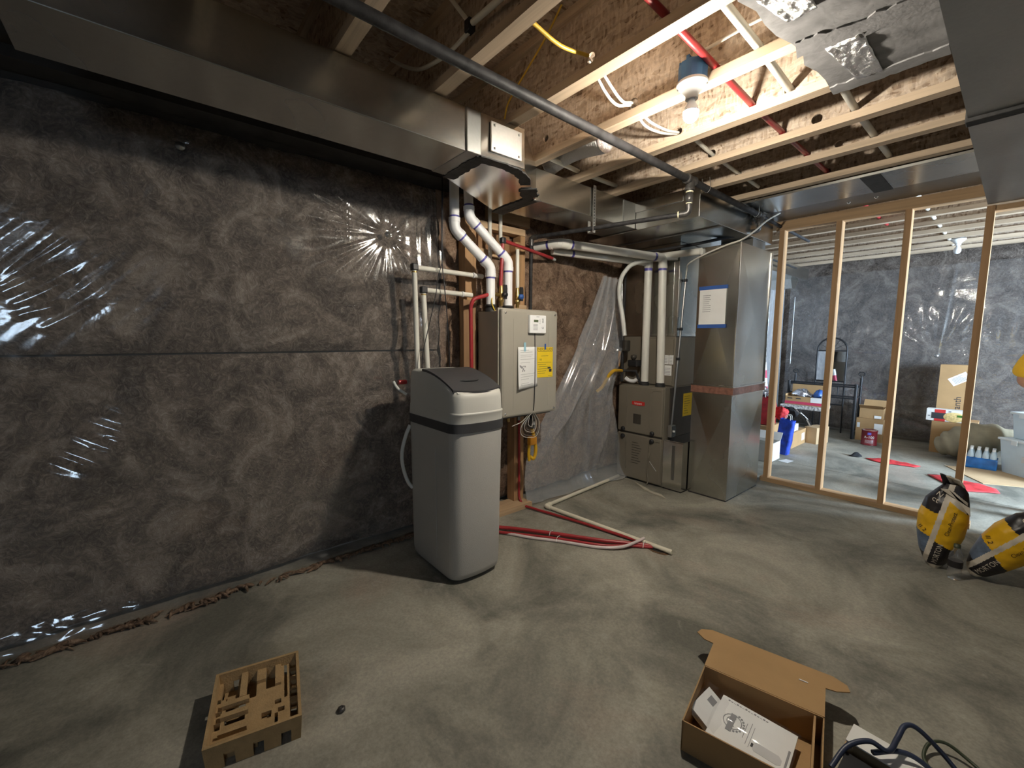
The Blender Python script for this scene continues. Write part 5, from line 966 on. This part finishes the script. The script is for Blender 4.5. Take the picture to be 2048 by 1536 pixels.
lump('plastic_bag', 'crumpled translucent plastic bag heaped in the produce box', 'bag', 'tinsel', (.66, 6.80, .555), .10, (1.1, .8, .75), .35, 3)
lump('blue_packet', 'bright blue packet sticking out of the produce box', 'packet', 'blue_plastic', (.86, 6.80, .56), .09, (.75, .9, .95), .12, 5)
lump('black_shoe_bag', 'dark bundle hanging below bench edge in next room', 'bundle', 'black_cloth', (.62, 6.42, .34), .09, (1.3, .7, .8), .3, 8)
tag(MB().grid(lambda u, v: (.72 + .20 * v - .04 * u, 6.33 + .05 * u, .42 - .19 * v ** 1.6 + .015 * math.sin(v * 9 + u * 3)), 4, 14, True, lambda u, v: 1 if .2 < (u + .15 * math.sin(v * 20)) < .7 else 0).build('striped_scarf', ['black_cloth', 'paper'], fix=False, solid=.006), 'black and white scarf trailing down behind long carton', 'scarf')
# gift bags, wrapping roll, tinsel
def gift_bag(name, label, x0, x1, y0, y1, z0_, z1_, mt, tilt=0.):
    t = thing(name, label, 'bag', ((x0 + x1) / 2, (y0 + y1) / 2, z0_)); M = Matrix.Translation(((x0 + x1) / 2, (y0 + y1) / 2, z0_)) @ Matrix.Rotation(tilt, 4, 'Y'); hx = (x1 - x0) / 2; hy = (y1 - y0) / 2; h = z1_ - z0_
    def fnb(u, v):
        a = u * 4; s = int(a) % 4; f = a - int(a) if u < 1 else 0; s = s if u < 1 else 0
        c = [(-1, -1), (1, -1), (1, 1), (-1, 1), (-1, -1)]; x = c[s][0] + (c[s + 1][0] - c[s][0]) * f; y = c[s][1] + (c[s + 1][1] - c[s][1]) * f
        k = 1 + .10 * N(x * 2 + x0 * 9, y * 2, v * 4); return M @ Vector((x * hx * k, y * hy * k * (1 - .35 * v), v * h * (1 + .03 * N(x * 3, y * 3))))
    mb = MB().grid(fnb, 24, 12); mb.box(-hx * .95, hx * .95, -hy * .9, hy * .9, .002, .006, M); mb.build('bag_body', mt, t, fix=False)
    for s in (-1, 1): tube('handle', 'cable_white', t, curve([M @ Vector((-hx * .4, s * hy * .5, h)), M @ Vector((-hx * .25, s * hy * .5, h + .05)), M @ Vector((hx * .25, s * hy * .5, h + .05)), M @ Vector((hx * .4, s * hy * .5, h))], 5), .003, 5)
    return t
gift_bag('gift_bag', 'dark red gift bag standing on carton behind first stud', .47, .72, 5.48, 5.68, .312, .63, 'red_paper')
gb = gift_bag('gift_bag', 'bright blue gift bag slumped on floor by white carton', .79, .93, 5.44, 5.54, .004, .41, 'blue_bag', .12)
lump('red_cloth_bundle', 'red cloth bundle beside the dark red gift bag', 'cloth', 'red_fabric', (.79, 5.62, .45), .07, (1.1, .8, 1.0), .3, 11)
lump('tinsel_garland', 'silver tinsel garland heaped on red gift bag', 'tinsel', 'tinsel', (.57, 5.58, .69), .085, (1.0, .8, .6), .6, 14)
wr_ = thing('wrapping_roll', 'red and white roll of wrapping paper leaning at wall', 'wrapping paper', (.55, 5.75, .64)); 
for i in range(4): tube('paper_band', 'crimson' if i % 2 == 0 else 'paper', wr_, [Vector((.575, 5.72, .64)).lerp(Vector((.505, 5.80, 1.03)), i / 4), Vector((.575, 5.72, .64)).lerp(Vector((.505, 5.80, 1.03)), (i + 1) / 4)], .027, 12)
# paint can
pc = thing('paint_can', 'dark red paint can with printed label on next room floor', 'paint can', (1.41, 6.83, 0))
MB().lathe([(.078, 0), (.081, .004), (.081, .012), (.078, .014), (.078, .178), (.081, .18), (.081, .19)], 28, (1.41, 6.83, 0)).build('can_body', 'can_red', pc); MB().lathe([(.081, .188), (.080, .194), (.068, .194), (.066, .186), (0, .186)], 28, (1.41, 6.83, 0)).build('lid', 'chrome', pc)
MB().lathe([(.0795, 0), (.0805, .002), (.0805, .010), (.0795, .012)], 28, (1.41, 6.83, 0)).build('bottom_rim', 'chrome', pc)
cylf = lambda cz: (lambda p: (1.41 + .0792 * math.sin(p.x / .079 + .16), 6.83 - .0792 * math.cos(p.x / .079 + .16), cz + p.y))
text('A-100', .042, None, 'paper', pc, f=cylf(.105)); 
for i in range(4): MB().grid(lambda u, v: cylf(.065 - i * .011)(Vector((-.04 + .08 * u, .003 * v, 0))), 8, 1).build('small_print', 'paper_grey', pc, fix=False)
MB().grid(lambda u, v: cylf(.135)(Vector((-.018 + .036 * u, .03 * v, 0))), 6, 1).build('logo_print', 'primer', pc, fix=False)
# canvas sack
sk = MB(); P = curve([(2.03, 6.80, .11), (2.12, 6.78, .15), (2.24, 6.78, .21), (2.38, 6.82, .26), (2.52, 6.86, .26), (2.66, 6.9, .23)], 6); n_ = len(P)
Rk = [.03 + .14 * math.sin(PI * min(1, (i / (n_ - 1)) * .8 + .12)) + .012 * math.sin(i * 1.3) for i in range(n_)]
for i in range(n_): P[i].z = max(P[i].z, Rk[i] + .002)
sk.tube(P, Rk, 20); tag(sk.build('canvas_sack', 'sack_cloth'), 'olive canvas sack slumped on floor behind last stud', 'sack')
# shrink-wrapped water pack
wp = thing('water_bottle_pack', 'blue shrink-wrapped pack of water bottles beside the clear tub', 'bottle pack', (2.38, 6.52, 0))
for i in range(4):
    for j in range(3):
        x = 2.302 + i * .052; y = 6.44 + j * .056; MB().lathe([(.024, .002), (.025, .09), (.024, .15), (.011, .185), (.010, .20), (0, .20)], 12, (x, y, 0)).build('bottle', 'tub_plastic', wp); MB().lathe([(.0125, .193), (.0125, .21), (0, .21)], 10, (x, y, 0)).build('cap', 'pvc_white', wp)
MB().prism([(2.268, 6.405), (2.490, 6.405), (2.494, 6.585), (2.264, 6.585)], .0, .115).build('blue_wrap', 'water_blue', wp, .012)
# storage tubs
def tub(name, label, M, w_, d_, h_, lidm, grp=None):
    o0 = M.to_translation(); t = thing(name, label, 'storage tub', (o0.x, o0.y, o0.z), grp); mb = MB(); tp_ = 1.0; bt = .9
    def q(x, y, z): k = bt + (1 - bt) * z / h_; return M @ Vector((w_ / 2 + (x - .5) * w_ * k, d_ / 2 + (y - .5) * d_ * k, z))
    vs = [q(x, y, z) for z in (0, h_) for (x, y) in ((0, 0), (1, 0), (1, 1), (0, 1))]
    MB().add(vs, [(3, 2, 1, 0), (0, 1, 5, 4), (1, 2, 6, 5), (2, 3, 7, 6), (3, 0, 4, 7)]).build('tub_body', 'tub_plastic', t, .008)
    box('lid', lidm, t, -.012, w_ + .012, -.012, d_ + .012, h_, h_ + .022, .006, M=M); box('label_patch', 'paper_grey', t, w_ * .35, w_ * .55, -.003, .004, h_ * .45, h_ * .62, M=M)
    for x in (w_ * .2, w_ * .75): box('latch', lidm, t, x, x + .05, -.02, -.012, h_ - .03, h_ + .015, M=M)
    return t
tub('storage_tub', 'large clear plastic storage tub on floor at right edge', frame_M((2.485, 6.45, 0), (.72, -.70, 0), (.70, .72, 0)), .62, .42, .33, 'tub_lid')
tub('storage_tub', 'smaller clear plastic tub stacked on the large tub', frame_M((2.545, 6.47, .353), (.72, -.70, 0), (.70, .72, 0)), .40, .30, .24, 'tub_lid')
tag(box('flat_cardboard', 'cardboard_pale', None, -.25, .25, -.3, .3, .001, .006, M=Matrix.Translation((2.5, 6.15, 0)) @ Matrix.Rotation(.5, 4, 'Z')), 'flattened pale cardboard sheet on floor before storage tub', 'cardboard')
def cloth(name, label, poly, mt, seed, hh=.018):
    cx = sum(p[0] for p in poly) / len(poly); cy = sum(p[1] for p in poly) / len(poly); n_ = len(poly); K = 7; mb = MB(); vs = []
    for r in range(K + 1):
        for i in range(n_ * 4):
            a = poly[i // 4]; b = poly[(i // 4 + 1) % n_]; t_ = (i % 4) / 4; x = a[0] + (b[0] - a[0]) * t_; y = a[1] + (b[1] - a[1]) * t_; f = r / K
            x = cx + (x - cx) * f; y = cy + (y - cy) * f; vs.append((x, y, .004 + hh * max(0, .5 + N(x * 14 + seed, y * 14, 1)) * (1 - f ** 4) + .003))
    m_ = n_ * 4; mb.add(vs, [(r * m_ + i, r * m_ + (i + 1) % m_, (r + 1) * m_ + (i + 1) % m_, (r + 1) * m_ + i) for r in range(K) for i in range(m_)], True)
    return tag(mb.build(name, mt, fix=False, solid=.004), label, 'cloth')
cloth('red_cloth', 'crumpled red cloth on floor near paint can', [(1.535, 5.99), (1.62, 6.06), (1.72, 6.10), (1.86, 6.08), (1.977, 6.04), (1.95, 5.95), (1.82, 5.92), (1.696, 5.88), (1.60, 5.92)], 'red_fabric', 2)
cloth('red_cloth', 'crumpled red cloth on floor behind upright salt bag', [(2.06, 5.72), (2.12, 5.78), (2.25, 5.74), (2.42, 5.70), (2.51, 5.62), (2.535, 5.49), (2.42, 5.40), (2.311, 5.32), (2.20, 5.48)], 'red_fabric', 7)
cloth('dark_glove', 'small black glove on floor near the paint can', [(1.38, 5.99), (1.42, 6.02), (1.47, 6.05), (1.50, 6.02), (1.48, 5.97), (1.42, 5.96)], 'black_cloth', 5, .05)
tag(MB().prism([(.95, 5.12), (1.045, 5.10), (1.06, 5.245), (.985, 5.26)], .001, .003).build('paper_sheet', 'paper_grey'), 'loose pale sheet on floor beside the white carton', 'paper')

# ================================================================== PERSON (only an arm and hip reach into view)
def skin_mesh(name, verts, edges, radii, mt, par, sub=2):
    me = bpy.data.meshes.new(name); base = Vector(par['wbase']); me.from_pydata([Vector(v) - base for v in verts], edges, []); me.materials.append(MATS[mt])
    o = bpy.data.objects.new(name, me); COL.objects.link(o); o.parent = par; o['wbase'] = list(base)
    sk_ = o.modifiers.new('skin', 'SKIN'); sk_.use_smooth_shade = True
    for i, r in enumerate(radii): d = me.skin_vertices[0].data[i]; d.radius = (r, r) if not isinstance(r, tuple) else r
    me.skin_vertices[0].data[0].use_root = True
    s_ = o.modifiers.new('sub', 'SUBSURF'); s_.levels = sub; s_.render_levels = sub; return o
PX, PY = 2.77, 4.98
pe = thing('person', 'person in yellow t-shirt and dark trousers standing at right edge', 'person', (PX, PY, 0))
sh = {}
V = [(PX, PY, .93), (PX + .05, PY, 1.12), (PX + .11, PY, 1.30), (PX + .14, PY, 1.40), (PX + .17, PY, 1.47), (PX + .20, PY, 1.56), (PX + .215, PY, 1.65),
     (PX + .10, PY - .17, 1.37), (PX - .14, PY - .25, 1.20), (PX - .20, PY - .27, 1.02), (PX - .0, PY - .30, .93), (PX + .12, PY - .30, .91),
     (PX + .10, PY + .17, 1.37), (PX + .0, PY + .24, 1.12), (PX + .06, PY + .22, .95), (PX + .27, PY + .12, .93),
     (PX - .01, PY - .09, .86), (PX + .0, PY - .10, .48), (PX - .03, PY - .11, .08), (PX + .10, PY - .12, .035), (PX - .01, PY + .09, .86), (PX + .02, PY + .10, .48), (PX + .0, PY + .11, .08), (PX + .13, PY + .12, .035)]
E_ = [(0, 1), (1, 2), (2, 3), (3, 4), (4, 5), (5, 6), (3, 7), (7, 8), (8, 9), (9, 10), (10, 11), (3, 12), (12, 13), (13, 14), (14, 15), (0, 16), (16, 17), (17, 18), (18, 19), (0, 20), (20, 21), (21, 22), (22, 23)]
Rd = [.13, .125, .145, .11, .055, .085, .075, .06, .05, .042, .036, .027, .06, .05, .042, .028, .085, .06, .042, .035, .085, .06, .042, .035]
skin_mesh('body', V, E_, Rd, 'skin', pe)
S_ = [V[0], V[1], V[2], V[3], V[7], V[8], tuple(Vector(V[8]).lerp(Vector(V[9]), .92)), V[12], V[13], tuple(Vector(V[13]).lerp(Vector(V[14]), .3))]
skin_mesh('shirt', S_, [(0, 1), (1, 2), (2, 3), (3, 4), (4, 5), (5, 6), (3, 7), (7, 8), (8, 9)], [.155, .148, .165, .12, .085, .085, .083, .083, .076, .074], 'shirt_yellow', pe)
T_ = [(PX, PY, .95)] + [V[16], V[17], V[18], V[20], V[21], V[22]]
skin_mesh('trousers', T_, [(0, 1), (1, 2), (2, 3), (0, 4), (4, 5), (5, 6)], [.15, .105, .08, .07, .105, .08, .07], 'trousers', pe)
HB = Vector(V[11])
for i, (dy, dz, L) in enumerate(((-.03, .012, .075), (-.012, .016, .085), (.008, .012, .08), (.024, .004, .065))):
    p0 = HB + Vector((.02, dy, dz)); skin_mesh('finger', [p0, p0 + Vector((L * .5, 0, -.004)), p0 + Vector((L * .85, .012, -.02)), p0 + Vector((L, .02, -.045))], [(0, 1), (1, 2), (2, 3)], [.010, .009, .0085, .007], 'skin', pe, 1)
p0 = HB + Vector((-.01, .028, .01)); skin_mesh('thumb', [p0, p0 + Vector((.03, .022, .006)), p0 + Vector((.06, .03, -.01))], [(0, 1), (1, 2)], [.012, .011, .009], 'skin', pe, 1)
MB().lathe([(0, .10), (.05, .09), (.088, .045), (.095, 0), (.09, -.05), (.07, -.07)], 20, (V[6][0] - .012, PY, V[6][2] + .01)).build('hair', 'hair', pe)
for s in (-1, 1): MB().lathe([(0, .012), (.009, .009), (.012, 0), (.009, -.009), (0, -.012)], 10, (PX + .296, PY + s * .032, 1.625)).build('eye', 'paper', pe); MB().prism([(-.05, 0), (.16, 0), (.17, .04), (.06, .07), (-.05, .07)], -.045, .045, frame_M((V[18 if s < 0 else 22][0], V[18 if s < 0 else 22][1], 0), (1, 0, 0), (0, 0, 1))).build('shoe', 'rubber', pe, .015)
for o in bpy.data.objects:
    if 'wbase' in o: del o['wbase']
